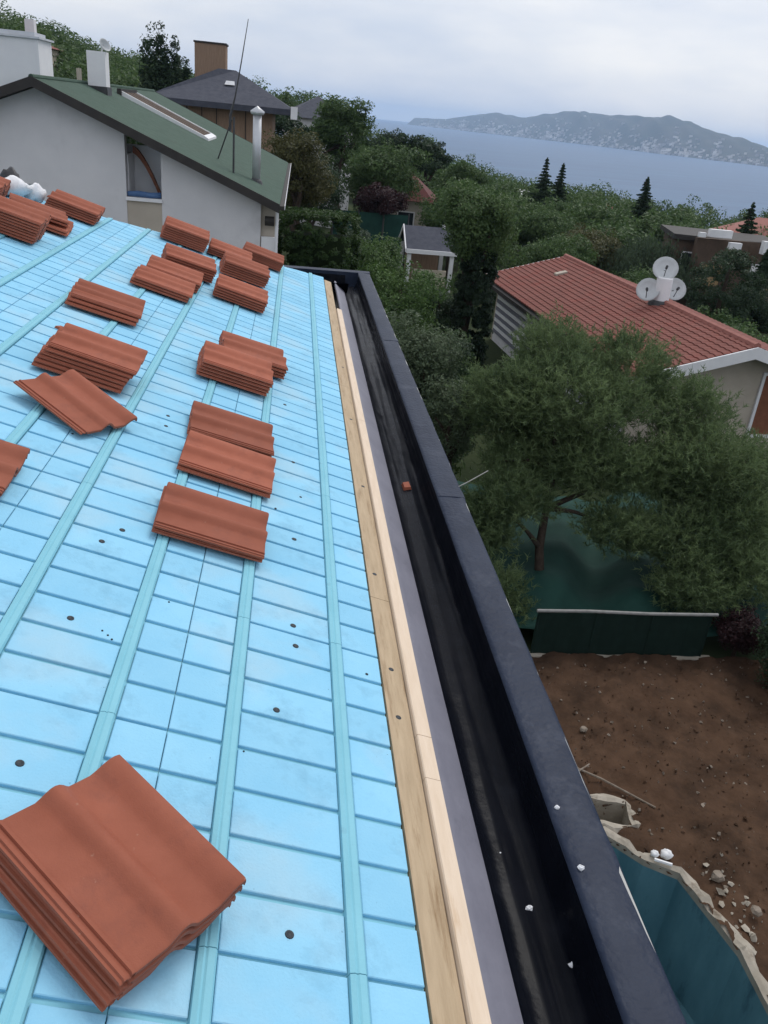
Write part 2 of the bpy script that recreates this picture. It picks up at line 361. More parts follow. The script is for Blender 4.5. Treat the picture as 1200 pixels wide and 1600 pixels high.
# stones lying in the soil
def stones(n_, smin, smax, region, zf, seed):
    r_ = np.random.default_rng(seed); vv, ff = [], []
    ico = [(0, 0, 1), (.9, 0, .2), (.25, .85, .25), (-.75, .5, .2), (-.7, -.55, .25), (.3, -.85, .2), (0, 0, -.6)]
    tri = [(0, 1, 2), (0, 2, 3), (0, 3, 4), (0, 4, 5), (0, 5, 1), (6, 2, 1), (6, 3, 2), (6, 4, 3), (6, 5, 4), (6, 1, 5)]
    k = 0
    while k < n_:
        x, y = r_.uniform(*region[0]), r_.uniform(*region[1])
        if inside(np.array([x]), np.array([y]), POOL)[0]: continue
        s = smin+(smax-smin)*r_.uniform()**4; b0 = len(vv); a = r_.uniform(0, 6.3)
        for p in ico:
            q = np.array(p)*r_.uniform(.7, 1.2)*s*np.array([1, .8, .6])
            vv.append((x+q[0]*math.cos(a)-q[1]*math.sin(a), y+q[0]*math.sin(a)+q[1]*math.cos(a), zf(np.array([x]), np.array([y]))[0]+q[2]+s*.15))
        ff += [tuple(b0+i for i in t) for t in tri]; k += 1
    return np_mesh('stones', np.array(vv), np.array(ff))
struct(link('soil_stones', stones(1200, .006, .042, ((3.2, 10), (1.2, 9.3)), soil_z, 11), STONE), 'stuff', 'small pale stones scattered in the brown soil')

struct(link('soil_clods', stones(1500, .010, .045, ((3.2, 10), (1.2, 9.3)), soil_z, 12), SOIL), 'stuff', 'crumbly brown clods lying all over the soil')
struct(link('concrete_rubble', stones(170, .012, .085, ((5.38, 5.85), (.5, 5.0)), soil_z, 14), CONCRETE), 'stuff', 'pale broken concrete rubble along the pool edge')

# ================================================================== OUR HOUSE WITH THE ROOF
SL = 0.2987; CS, SN = math.cos(SL), math.sin(SL)
D, GR = 0.34, 0.1565
def rp3(t, s, h=0): return (t*CS+h*SN, s, -t*SN+h*CS)
house = thing('house', (-4.2, 2.4, G), 'house whose sloping roof is covered in light blue foam boards beside a black gutter', 'house')
MB().box(-9.2, .70, -5.2, 8.42, G-.3, -.34).build('wall', STUCCO, house)
# structural deck below the boards and the second hip face
HIP0, HIPK = 7.40, .65                     # hip line: s = HIP0 + HIPK*t  (t <= 0)
TOP = -5.3
m = MB()
deck = [(.135, -5.0), (.135, HIP0+HIPK*.1), (TOP, HIP0+HIPK*TOP), (TOP, -5.0)]
m.prism([rp3(t, s, -.16) for t, s in deck], [rp3(t, s, -.052) for t, s in deck]); m.build('roof_deck', OLD_WOOD, house)
m = MB()
hipf = [rp3(.10, HIP0+.06, -.012), (-9.0, HIP0+.16, rp3(.10, 0)[2]-.02), (-9.0, HIP0+HIPK*TOP, rp3(TOP, 0)[2]-.012), rp3(TOP, HIP0+HIPK*TOP-.0, -.012)]
m.prism([(x, y+.002, z-.04) for x, y, z in hipf][::-1], hipf[::-1]); m.build('hip_face_board', XPS, house)
m = MB(); rg_ = rp3(TOP, 0)
m.poly([(rg_[0], -5, rg_[2]), (rg_[0], HIP0+HIPK*TOP, rg_[2]), (-9.1, HIP0+HIPK*TOP, rg_[2]-1.0), (-9.1, -5, rg_[2]-1.0)]); m.build('rear_roof_face', XPS, house)

def clip(poly, a, b, c_):
    """keep the side a*x+b*y <= c_"""
    out = []
    for i in range(len(poly)):
        p, q = poly[i], poly[(i+1) % len(poly)]; dp, dq = a*p[0]+b*p[1]-c_, a*q[0]+b*q[1]-c_
        if dp <= 0: out.append(p)
        if dp*dq < 0:
            t = dp/(dp-dq); out.append((p[0]+(q[0]-p[0])*t, p[1]+(q[1]-p[1])*t))
    return out
def area(p): return abs(sum(p[i][0]*p[(i+1) % len(p)][1]-p[(i+1) % len(p)][0]*p[i][1] for i in range(len(p))))/2
def pad(mb, poly, z0, z1, ch):
    if len(poly) < 3 or area(poly) < 4e-5: return
    cx = sum(p[0] for p in poly)/len(poly); cy = sum(p[1] for p in poly)/len(poly)
    ins = []
    for x, y in poly:
        dx, dy = x-cx, y-cy; ins.append((x-math.copysign(min(ch, abs(dx)*.5), dx), y-math.copysign(min(ch, abs(dy)*.5), dy)))
    n_ = len(poly); i = len(mb.v)
    mb.v += [(x, y, z0) for x, y in poly]+[(x, y, z1-ch*.8) for x, y in poly]+[(x, y, z1) for x, y in ins]
    for k in range(n_):
        j = (k+1) % n_; mb.f.append((i+k, i+j, i+n_+j, i+n_+k)); mb.f.append((i+n_+k, i+n_+j, i+2*n_+j, i+2*n_+k))
    mb.f.append(tuple(i+2*n_+k for k in range(n_)))
RIB_W = .044
cache = {}
def board(j, s0, s1):
    """row j of boards (two tile courses wide) from s0 to s1 along the eave"""
    t1 = .145-2*D*j; t0 = t1-2*D
    base = [(t0, s0+.001), (t1-.0012, s0+.001), (t1-.0012, s1-.001), (t0, s1-.001)]
    far = lambda p: clip(p, -HIPK, 1, HIP0)
    cut = any(s > HIP0+HIPK*t-.01 for t, s in base)
    base = far(base)
    if len(base) < 3 or area(base) < .004: return None
    key = None if cut else (round(s1-s0, 3), j == 0)
    origin = (t1, s0)
    if key is None or key not in cache:
        mb, ribs = MB(), []
        lo = [(t-origin[0], s-origin[1]) for t, s in base]
        mb.prism([(t, s, -.050) for t, s in lo], [(t, s, -.0095) for t, s in lo]); nslab = len(mb.f)
        n_ = round((s1-s0)/GR)
        for k in range(n_):
            a, b = s0+k*GR+.0085, s0+(k+1)*GR-.0085
            if k == 0: a = s0+.0055
            if k == n_-1: b = s1-.0055
            # pads of the courses touching this board
            for kk in range(-1, 3):
                r_right = -(2*j+kk)*D; p1 = r_right+D-RIB_W-.001; p0 = r_right+.0035     # pads between rib kk and the next one down
                q0, q1 = max(p0, t0+.001), min(p1, t1-.0022)
                if q1-q0 < .012: continue
                mid = (p0+p1)/2
                poly = far([(q0, a), (q1, a), (q1, b), (q0, b)])
                pad(mb, [(t-origin[0], s-origin[1]) for t, s in poly], -.0096, 0, .0022)
        for kk in range(-1, 3):
            r_ = -(2*j+kk)*D
            if r_ > t1-.01 or r_-RIB_W < t0: continue
            for (a, b) in ((s0+.0012, s1-.0012),):
                prof = [(r_-RIB_W, -.009), (r_-RIB_W+.003, .0065), (r_-RIB_W+.014, .0105), (r_-RIB_W+.019, .0082), (r_-RIB_W+.024, .0112), (r_-.005, .0112), (r_, .0055), (r_, -.009)]
                ends = []
                for (t, h) in prof:
                    e = min(b, HIP0+HIPK*t) if cut else b
                    ends.append((t, e, h))
                if ends[0][1] <= a+.01: continue
                o = origin
                p0 = [(t-o[0], a-o[1], h) for t, h in prof]; p1 = [(t-o[0], e-o[1], h) for t, e, h in ends]
                ribs.append(MB().prism(p0, p1))
        me = mb.mesh('insulation_board'); me.materials.append(XPS); me.materials.append(XPS_RIB)
        me.polygons.foreach_set('material_index', [1 if k < nslab else 0 for k in range(len(me.polygons))])
        mr = []
        for rb in ribs: q = rb.mesh('tile_rib'); q.materials.append(XPS_RIB); mr.append(q)
        if key is not None: cache[key] = (me, mr)
    else: me, mr = cache[key]
    o = link('insulation_board', me, None, house)
    p = Vector(rp3(*origin)); o.location = p-Vector(WORLD[house.name]); o.rotation_euler = (0, SL, 0)
    for q in mr: link('tile_rib', q, None, o)
    return o, origin
boards = []
for j in range(8):
    s = -3*8*GR+(4*GR if j % 2 else 0)
    while s < HIP0+.1:
        r_ = board(j, s, s+8*GR)
        if r_: boards.append((*r_, .145-2*D*j-2*D, s+8*GR))
        s += 8*GR
# discs on the boards: shade inside the fixing holes put into dark colour
hole_disc = MB().lathe([(.0001, .0006), (.006, .0006), (.0085, .0022), (.0105, .0016), (.0115, -.002)], n=12).mesh('fixing_hole_disc', smooth=True); hole_disc.materials.append(HOLE)
PL = [(-.89, -.25, 1), (-.86, -.86, 1), (-.18, -1.18, 1), (-.23, -.43, 1), (-.18, .05, 1), (-.17, -.07, 1), (-.85, .36, 1), (-.90, .24, 1), (-1.03, .05, .6), (-1.74, 5.39, 1.2), (-.85, 1.48, .9), (-.86, 1.62, .9), (-.25, 2.43, 1), (-.19, 1.56, .9), (-.27, .95, .5), (-.18, .71, 1), (-.15, 1.16, .6), (.09, -.12, .5), (-.32, -.64, .25), (-1.2, 1.05, .5), (-1.9, 2.2, .9), (-.72, 2.2, .5), (-.62, -.02, .3), (-.79, -.27, .3), (-.77, -.285, .3), (-.755, -.30, .3)]
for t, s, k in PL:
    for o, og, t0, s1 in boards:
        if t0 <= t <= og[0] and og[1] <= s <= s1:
            q = link('fixing_hole_disc', hole_disc, None, o); q.location = (t-og[0], s-og[1], .0004); q.scale = (k, k, 1); break
# eaves board and batten: lengths of timber butted end to end
m_ = [(-4.2, -2.3), (-2.297, .42), (.423, 3.3), (3.303, 7.36)]
for a, b in m_:
    m = MB()
    prof = [(.147, -.05), (.150, .000), (.232, .000), (.2335, -.05)]
    m.prism([rp3(t, a, h) for t, h in prof], [rp3(t, b, h) for t, h in prof]); m.build('eaves_board', OLD_WOOD, house)
for a, b in [(-4.2, -.585), (-.583, -.395), (-.3925, 2.6), (2.603, 5.9)]:
    m = MB(); prof = [(.2350, -.05), (.2355, .014), (.2385, .018), (.286, .018), (.2895, .013), (.290, -.05)]
    m.prism([rp3(t, a, h) for t, h in prof], [rp3(t, b, h) for t, h in prof]); m.build('batten', PINE_WOOD, house)
knot = MB().lathe([(.0001, .0012), (.008, .0012), (.011, -.001)], n=10).mesh('nail_hole', smooth=True); knot.materials.append(HOLE)
for t, s in [(.19, -.05), (.188, -.31), (.20, 1.55), (.195, 2.6), (.185, .62), (.2, 3.8)]:
    q = link('nail_hole', knot, None, house); q.location = Vector(rp3(t, s, .0005))-Vector(WORLD[house.name]); q.rotation_euler = (0, SL, 0)
# gutter: membrane apron, black trough, parapet with capping (uneven hand-laid bitumen)
def strip(prof, name, m_at, ys_, jit=.0, seed=1):
    r_ = np.random.default_rng(seed); pts = []
    for i, y in enumerate(ys_):
        pts.append([(x+(r_.normal()*jit if 0 < k < len(prof)-1 else 0), y, z+(r_.normal()*jit if 0 < k < len(prof)-1 else 0)) for k, (x, z) in enumerate(prof)])
    V = np.array(pts).reshape(-1, 3); n_ = len(prof); k = np.arange(len(ys_)*n_).reshape(len(ys_), n_)
    F = np.stack([k[:-1, :-1].ravel(), k[:-1, 1:].ravel(), k[1:, 1:].ravel(), k[1:, :-1].ravel()], 1)[:, ::-1]
    me = np_mesh(name, V-np.array(WORLD[house.name]), F, True); return link(name, me, m_at, house)
ysg = np.arange(-4.2, 8.25, .12)
strip([(.272, -.135), (.277, -.108), (.290, -.112), (.318, -.140), (.350, -.170), (.383, -.196), (.398, -.212)], 'gutter_apron', MEMBRANE, ysg[:-4], .0012, 2)
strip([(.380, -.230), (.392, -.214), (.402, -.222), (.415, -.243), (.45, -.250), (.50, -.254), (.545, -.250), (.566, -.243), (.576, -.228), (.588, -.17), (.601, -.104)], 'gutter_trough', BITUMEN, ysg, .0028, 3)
strip([(.598, -.108), (.602, -.099), (.612, -.096), (.65, -.097), (.70, -.0985), (.735, -.100), (.747, -.104), (.752, -.118), (.753, -.40)], 'parapet_capping', BITUMEN_TOP, np.arange(-4.2, 8.46, .12), .0013, 4)
MB().box(.606, .745, -4.2, 8.40, -.36, -.104).build('parapet', STUCCO, house)
# overlaps of the capping felt
for y in (-2.2, 1.55, 4.9):
    m = MB(); pr = [(.600, -.101), (.604, -.0965), (.614, -.0935), (.66, -.0945), (.70, -.0955), (.738, -.0975), (.750, -.102), (.755, -.118), (.756, -.30)]
    m.prism([(x, y, z) for x, z in pr]+[(.60, y, -.30)], [(x, y+.10, z-.001) for x, z in pr]+[(.60, y+.10, -.30)]); m.build('felt_overlap', BITUMEN_TOP, house)
# end gutter round the corner
m = MB(); xs_ = np.arange(-9.0, .60, .16)
for i in range(len(xs_)-1):
    a, b = xs_[i], xs_[i+1]
    for (y0, z0), (y1, z1) in zip([(7.52, -.10), (7.70, -.25), (8.12, -.252), (8.27, -.24), (8.31, -.104)], [(7.70, -.25), (8.12, -.252), (8.27, -.24), (8.31, -.104), (8.312, -.1)]):
        m.poly([(a, y0, z0), (b, y0, z0), (b, y1, z1), (a, y1, z1)])
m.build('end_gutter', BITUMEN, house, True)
m = MB().box(-9.0, .754, 8.30, 8.455, -.40, -.0965); m.build('end_parapet', BITUMEN_TOP, house)

# ================================================================== ROOF TILES
TL, TW, TP = .432, .340, .0200
def tile_mesh():
    prof = [(0, .006), (.007, .006), (.009, .011), (.017, .011), (.019, .0065), (.026, .0065), (.028, .013), (.036, .013), (.038, .0095), (.044, .010)]
    prof += [(.118, .010)]
    for k in range(1, 8): a = k/8; prof.append((.118+.086*a, .010+.027*math.sin(math.pi*a)**1.35))
    prof += [(.204, .010), (.262, .010)]
    for k in range(1, 7): a = k/6; prof.append((.262+.074*a, .010+.029*math.sin(math.pi*.60*a)**1.35))
    prof += [(.340, .027)]
    n_ = len(prof); th = .0155
    xs_ = [-TL/2, -TL/2+.004, 0, TL/2-.005, TL/2]
    zt = [-.004, 0, 0, 0, -.004]
    vv, ff = [], []
    for x, dz in zip(xs_, zt):
        vv += [(x, y-TW/2, z+dz+.008) for y, z in prof]+[(x, y-TW/2, (z-.0075 if y < .037 else max(z-th, -.008))+.008-dz*.3) for y, z in prof]
    R_ = 2*n_
    for i in range(4):
        for k in range(n_-1):
            a = i*R_+k; ff.append((a, a+R_, a+R_+1, a+1))
            a = i*R_+n_+k; ff.append((a, a+1, a+R_+1, a+R_))
        for k in (0, n_-1):
            a, b = i*R_+k, i*R_+n_+k; q = (a, b, b+R_, a+R_); ff.append(q if k == 0 else q[::-1])
    for i, fl in ((0, 0), (4, 1)):
        for k in range(n_-1):
            a, b = i*R_+k, i*R_+n_+k; q = (a, a+1, b+1, b); ff.append(q if not fl else q[::-1])
    mb = MB(); mb.v, mb.f = vv, ff
    me = mb.mesh('roof_tile')
    sm = [True]*len(me.polygons); me.polygons.foreach_set('use_smooth', sm); me.materials.append(TILE)
    try: me.set_sharp_from_angle(angle=R(40))
    except Exception: pass
    return me
specks(TILE, (.42, .24, .17), 38, .70, .80)
TM = tile_mesh()
ORD = ['top', 'second', 'third', 'fourth', 'fifth', 'sixth', 'seventh', 'eighth', 'ninth']
RB = Matrix.Rotation(SL, 4, 'Y')
def put_tile(t, s, h, ang, label, group, tilt=(0, 0), sc=None):
    o = link('roof_tile', TM, None); tag(o, label, 'roof tile', group)
    loc = Matrix.Translation(Vector(rp3(t, s, h)))
    o.matrix_world = loc @ RB @ Matrix.Rotation(ang, 4, 'Z') @ Matrix.Rotation(tilt[0], 4, 'X') @ Matrix.Rotation(tilt[1], 4, 'Y')
    return o
STACKS = [
    # t, s, n, angle, lean per tile (t, s), description
    (-.592, -1.150, 4, -40, (.004, .004), 'the big nearest stack, lower left corner'),
    (-.535, .555, 2, 1.5, (0, .006), 'the pair lowest in the near right column'),
    (-.520, 1.165, 2, 0, (0, .008), 'the middle pair of three in the near right column'),
    (-.540, 1.600, 2, 4, (0, .006), 'the upper pair of three in the near right column'),
    (-.590, 2.555, 5, 5, (.003, .002), 'the five-tile stack with another close behind it'),
    (-.505, 3.010, 4, 8, (.002, .002), 'the stack showing behind the five-tile stack'),
    (-.695, 4.650, 5, 3, (.002, .004), 'the stack standing alone below the far right group'),
    (-.725, 5.670, 6, 7, (.002, .003), 'the six-tile stack in the middle right of the far group'),
    (-.590, 6.800, 5, 2, (.002, .003), 'the far right stack nearest the gutter corner'),
    (-.915, 6.330, 4, 3, (.002, .003), 'the low stack squeezed between two far stacks'),
    (-1.370, 6.220, 7, 7, (.002, .004), 'the tallest far stack before the white wall'),
    (-1.185, 5.000, 6, 10, (.002, .003), 'the second row stack in front of the tallest'),
    (-1.240, 4.485, 4, 4, (.002, .003), 'the stack just behind the low slanting one'),
    (-1.255, 4.085, 3, 3, (.010, .012), 'the low slanting stack at front of far group'),
    (-1.475, 3.060, 3, 6, (.006, .030), 'the three-tile stack left of centre'),
    (-1.290, 1.860, 6, 1, (.010, .010), 'the six-tile stack behind the loose tilted tile'),
    (-1.490, .455, 2, 0, (0, .006), 'the pair cut off by the left edge'),
    (-2.395, 4.120, 8, 3, (.003, .002), 'the tall stack at the far left edge'),
    (-2.280, 5.570, 5, 2, (.004, .006), 'the far left stack under the white wall'),
    (-2.950, 5.020, 6, 2, (.002, .003), 'the stack barely seen at upper left edge'),
]
for t, s, n_, ang, lean, desc in STACKS:
    for i in range(n_):
        lab = f"{ORD[n_-1-i]} terracotta tile of {desc}" if n_-1-i else f"top terracotta tile of {desc}"
        k = i-(n_-1)
        put_tile(t+lean[0]*k+rnd.gauss(0, .0025), s+lean[1]*k+rnd.gauss(0, .003), .0145+TP*i, R(ang+rnd.gauss(0, .6)), lab, 'terracotta tiles stacked on the blue roof')
# the jumbled heap and the loose tiles
for t, s, h, a, tl, lab in [
    (-2.335, 4.715, .0145, 6, (0, 0), 'bottom terracotta tile of the jumbled far left heap'),
    (-2.345, 4.725, .0345, 5, (0, 0), 'second tile from the bottom of the jumbled far left heap'),
    (-2.385, 4.76, .066, 17, (R(-3), R(2)), 'crooked tile lying third in the jumbled far left heap'),
    (-2.390, 4.765, .087, 19, (R(-3), R(2)), 'crooked terracotta tile on top of the jumbled far left heap'),
    (-1.250, 1.275, .040, -33, (R(2), R(5)), 'loose tilted terracotta tile lying askew below a six-tile stack')]:
    put_tile(t, s, h, R(a), lab, 'terracotta tiles stacked on the blue roof' if 'heap' in lab else None, tl)
m = MB(); m.prism([rp3(-1.62+a, 2.36+b, .001) for a, b in ((0, 0), (.085, -.01), (.09, .03), (.02, .045))], [rp3(-1.62+a, 2.36+b, .013) for a, b in ((.004, .004), (.08, -.004), (.083, .026), (.024, .038))])
tag(m.build('tile_fragment', TILE), 'small broken bit of terracotta tile lying between two stacks', 'tile fragment')
m = MB(); m.prism([(.475, 1.95, -.252), (.525, 1.97, -.252), (.52, 2.06, -.252), (.47, 2.03, -.252)], [(.48, 1.96, -.235), (.52, 1.975, -.238), (.515, 2.05, -.236), (.476, 2.025, -.232)])
tag(m.build('tile_shard', TILE), 'small red tile shard lying in the black gutter', 'tile shard')
# white foam crumbs on the bitumen
def crumb(x, y, z, s, lab):
    m = MB(); r_ = random.Random(int(x*1e4+y*777)); prof = [(.0001, 0), (.8, .0), (1.0, .45), (.6, .95), (.0001, 1.05)]
    m.lathe([(r*s, h*s) for r, h in prof], (0, 0, 0), 7)
    m.v = [(a*r_.uniform(.7, 1.3)+x, b*r_.uniform(.6, 1.1)+y, c_*r_.uniform(.8, 1.1)+z) for a, b, c_ in m.v]
    tag(m.build('foam_crumb', FOAM), lab, 'foam crumb', 'white foam crumbs on the bitumen')
for x, y, z, s, lab in [(.622, -.665, -.096, .0085, 'small white foam crumb on the inner edge of the capping'),
        (.628, -.885, -.096, .011, 'largest white foam crumb on the parapet capping near the pool'),
        (.508, -.885, -.255, .012, 'white foam crumb on the gutter floor nearest the camera'),
        (.573, -1.07, -.238, .010, 'white foam crumb against the parapet foot low in the gutter'),
        (.405, -.50, -.225, .004, 'tiny white crumb by the grey apron of the gutter'),
        (.468, -.69, -.254, .004, 'tiny white speck in the middle of the gutter floor'),
        (.452, -.98, -.253, .004, 'tiny white speck on the gutter floor below the apron')]:
    crumb(x, y, z, s, lab)
tag(MB().tube([(.74, 1.70, -.102), (.82, 1.80, -.11), (.98, 2.02, -.13)], .003, 6).build('wire_stub', RAIL), 'thin pale wire sticking out past the parapet', 'wire')
# sack, bundle and trestle behind the jumbled heap
def blob(name, c, r, mt, lab, cat, seed):
    r_ = np.random.default_rng(seed); m = MB(); prof = [(.001, -.9)]+[(math.cos(a), math.sin(a)) for a in np.linspace(-1.1, 1.2, 7)]+[(.001, 1)]
    m.lathe([(p*1, z) for p, z in prof], n=14)
    m.v = [(c[0]+x*r[0]*(1+.16*math.sin(5*y+3*z+seed)), c[1]+y*r[1]*(1+.18*math.sin(4*x-5*z)), c[2]+max(z, -.8)*r[2]*(1+.2*math.sin(6*x+4*y))) for x, y, z in m.v]
    return tag(m.build(name, mt, None, True), lab, cat)
p = rp3(-2.78, 5.36, .075); blob('sack', p, (.16, .12, .085), FOAM, 'crumpled white plastic sack behind the jumbled tile heap', 'sack', 2)
p = rp3(-2.62, 5.50, .07); blob('sack', p, (.09, .08, .08), FOAM, 'small white sack right of the crumpled one behind the tiles', 'sack', 5)
p = rp3(-2.84, 5.52, .11); blob('bundle', p, (.08, .07, .09), DARK_METAL, 'dark bundle standing behind the white sack at upper left', 'bundle', 3)
tr = thing('trestle', rp3(-2.88, 5.85, 0), 'thin grey metal trestle behind the white sack at upper left', 'trestle')
MB().tube([(-3.2, 5.78, .855), (-2.545, 5.78, .885)], .009, 6).build('top_rail', RAIL, tr); MB().tube([(-3.2, 5.78, .815), (-2.545, 5.78, .845)], .007, 6).build('lower_rail', RAIL, tr)
for t in (-3.15, -2.555): MB().tube([(t, 5.78, .55), (t, 5.78, .88)], .009, 6).build('leg', RAIL, tr)

# ================================================================== YARD: POOL, MANHOLE, FENCE, NET
pool = thing('pool', (3.2, 3, G-1.7), 'empty teal blue swimming pool with a broken concrete edge below the roof', 'pool')
m = MB(); m.poly([(x, y, G-1.6) for x, y in POOL]); m.build('pool_floor', BLUE_POOL, pool)
m = MB()
for i in range(len(POOL)):
    (x1, y1), (x2, y2) = POOL[i], POOL[(i+1) % len(POOL)]
    for k in range(4):
        a, b = k/4, (k+1)/4; m.poly([(x1+(x2-x1)*a, y1+(y2-y1)*a, G-1.6), (x1+(x2-x1)*a, y1+(y2-y1)*a, G-.02), (x1+(x2-x1)*b, y1+(y2-y1)*b, G-.02), (x1+(x2-x1)*b, y1+(y2-y1)*b, G-1.6)])
m.build('pool_wall', BLUE_POOL, pool)
# broken rim in lumps
def rim(P, closed, w, name, parent, seed, out=1):
    r_ = np.random.default_rng(seed); pts = []
    for i in range(len(P)-(0 if closed else 1)):
        a, b = np.array(P[i]), np.array(P[(i+1) % len(P)]); n_ = max(2, int(np.linalg.norm(b-a)/.13))
        for k in range(n_): pts.append((a+(b-a)*k/n_, (b-a)/np.linalg.norm(b-a)))
    if not closed: pts.append((np.array(P[-1]), pts[-1][1]))
    rows_ = []
    for p, d in pts:
        nn = np.array([d[1], -d[0]])*out; ww = w*r_.uniform(.55, 1.35); h = .05+r_.uniform(0, .05)
        rows_.append([(*(p-nn*.0), G-.07), (*(p-nn*.012), G+h*.7), (*(p+nn*.05), G+h), (*(p+nn*ww*.55), G+h*r_.uniform(.6, 1.2)), (*(p+nn*ww), G-.02), (*(p+nn*ww*1.05), G-.15)])
    V = np.array(rows_).reshape(-1, 3)-np.array(WORLD[parent.name]); k = np.arange(len(rows_)*6).reshape(-1, 6)
    if closed: k = np.vstack([k, k[:1]])
    F = np.stack([k[:-1, :-1].ravel(), k[:-1, 1:].ravel(), k[1:, 1:].ravel(), k[1:, :-1].ravel()], 1)
    return link(name, np_mesh(name, V, F), CONCRETE, parent)
rim(POOL[1:], False, .19, 'pool_rim', pool, 5)
mh = thing('manhole', (4.5, 5.77, G-.8), 'square open concrete manhole in the soil beside the pool', 'manhole')
m = MB()
for i in range(4):
    (x1, y1), (x2, y2) = HOLEQ[i], HOLEQ[(i+1) % 4]; m.poly([(x1, y1, G-.8), (x1, y1, G+.03), (x2, y2, G+.03), (x2, y2, G-.8)])
m.poly([(x, y, G-.8) for x, y in HOLEQ]); m.build('shaft', CONCRETE, mh)
rim(HOLEQ, True, .17, 'rim', mh, 6)
for x, y, s, lab in [(4.98, 4.98, .085, 'larger white plastic bag dumped on the pool edge'), (4.82, 4.99, .06, 'smaller crumpled white bag lying on the pool edge')]:
    blob('plastic_bag', (x, y, G+.10), (s, s*.8, s*.7), PLASTIC, lab, 'bag', int(s*1000))
tag(MB().tube([(4.78, 4.90, G+.10), (4.98, 4.80, G+.11)], .022, 6).build('pipe_offcut', PLASTIC), 'short white pipe offcut below the bags on the pool edge', 'pipe')
tag(MB().tube([(4.05, 6.72, G+.09), (4.55, 6.35, G+.10), (5.15, 5.78, G+.11)], [.018, .016, .014], 6).build('stick', STONE), 'long pale stick lying on the soil towards the pool', 'stick')
tag(MB().tube([(4.0, 6.32, G+.12), (4.45, 6.62, G+.13)], [.016, .012], 6).build('stick', STONE), 'short pale stick crossing the long one on the soil', 'stick')
for i, (x, y, s, lab) in enumerate([(4.62, 7.42, .06, 'pale stone lying alone mid soil, largest of them'), (5.52, 4.62, .085, 'block of broken concrete on the soil right of the pool'), (5.78, 4.10, .07, 'second block of broken concrete further down the pool side')]):
    m = MB(); r_ = random.Random(i); m.lathe([(.001, -.5), (.9, -.4), (1, .2), (.7, .8), (.001, .95)], n=7)
    m.v = [(x+a*s*r_.uniform(.75, 1.25), y+b*s*r_.uniform(.75, 1.25), G+.1+c_*s*.8) for a, b, c_ in m.v]
    tag(m.build('stone', STONE), lab, 'stone')
fence = thing('fence', (6, 9.45, G), 'low dark green mesh fence with a pale top rail behind the soil', 'fence')
FX = [4.30, 5.35, 6.40, 7.50]
MB().tube([(4.25, 9.45, -5.80), (5.2, 9.46, -5.79), (6.3, 9.44, -5.80), (7.6, 9.45, -5.79)], .030, 8).build('top_rail', RAIL, fence)
for a, b in zip(FX, FX[1:]):
    m = MB(); xs_ = np.linspace(a+.02, b-.02, 9)
    for i in range(8):
        y0, y1 = 9.45+.012*math.sin(i*1.7), 9.45+.012*math.sin((i+1)*1.7)
        m.prism([(xs_[i], y0, -6.74), (xs_[i+1], y1, -6.74), (xs_[i+1], y1+.006, -6.74), (xs_[i], y0+.006, -6.74)], [(xs_[i], y0, -5.83), (xs_[i+1], y1, -5.83), (xs_[i+1], y1+.006, -5.83), (xs_[i], y0+.006, -5.83)])
    m.build('mesh_panel', FENCE_MESH, fence)
for x in FX: MB().tube([(x, 9.47, G-.2), (x, 9.47, -5.78)], .024, 8).build('post', FENCE_MESH, fence)
MB().box(4.2, 7.7, 9.36, 9.50, G-.2, G+.10).build('kerb', CONCRETE, fence)
def net_z(x, y):
    return -6.15+.10*np.sin(x*1.3+.6*y)+.07*np.sin(x*2.9-1.7*y)+.05*np.sin(4.3*y+x)-.35*smooth(.8, 0, np.abs(x-y*.35-2.0))-.25*smooth(10.6, 9.6, y)
V, F = grid_mesh(np.linspace(1.6, 9.3, 60), np.linspace(9.75, 15.6, 48), net_z)
ln = link('shade_net', np_mesh('shade_net', V, F, True), NET); tag(ln, 'dark green shade net spread over the ground behind the low fence', 'net')
sm_ = ln.modifiers.new('thickness', 'SOLIDIFY'); sm_.thickness = .006
blob('rock', (7.25, 12.55, -6.02), (.26, .2, .16), CONCRETE, 'grey brown rock lying on the green shade net', 'rock', 4)

# ================================================================== HOUSES
def house_box(parent, x0, x1, y0, y1, z0, z1, mt, name='wall', rz=0, c=None): return MB().box(x0, x1, y0, y1, z0, z1, rz, c).build(name, mt, parent)
def rotbuild(mb, name, mt, parent, rz, c, smooth=False):
    ca, sa = math.cos(rz), math.sin(rz); mb.v = [(c[0]+(x-c[0])*ca-(y-c[1])*sa, c[1]+(x-c[0])*sa+(y-c[1])*ca, z) for x, y, z in mb.v]
    return mb.build(name, mt, parent, smooth)

# --- white house with green shingle roof beyond the far end of our roof
gh = thing('house', (-5.4, 23.5, G), 'white gabled house with green shingle roof just beyond the blue roof', 'house')
RX, RZ, EX, EZ = -5.36, 1.80, -.55, -.14; EXL = 2*RX-EX
mg = (EZ-RZ)/(EX-RX)
def gz(x): return RZ+mg*abs(x-RX)
WY = 16.42
def wallpiece(x0, x1, z0, name, mt, y0=WY, y1=WY+.25):
    m = MB(); xs_ = sorted({x0, x1} | ({RX} if x0 < RX < x1 else set()))
    top = [(x, gz(x)-.16) for x in xs_]
    pr = [(x0, z0)]+[(x1, z0)]+top[::-1]
    m.prism([(x, y0, z) for x, z in pr], [(x, y1, z) for x, z in pr]); return m.build(name, mt, gh)
wallpiece(EXL+.6, -3.74, G, 'wall', WHITE_WALL); wallpiece(-3.02, -.95, G, 'wall', WHITE_WALL)
wallpiece(-.95, -.62, G, 'corner_pilaster', BEIGE, WY+.1, WY+.5)
house_box(gh, -3.74, -3.02, WY+.02, WY+.22, G, -.34, BEIGE, 'balcony_parapet')
house_box(gh, -3.75, -3.01, WY-.04, WY+.28, -.34, -.27, PANEL_WHITE, 'parapet_coping')
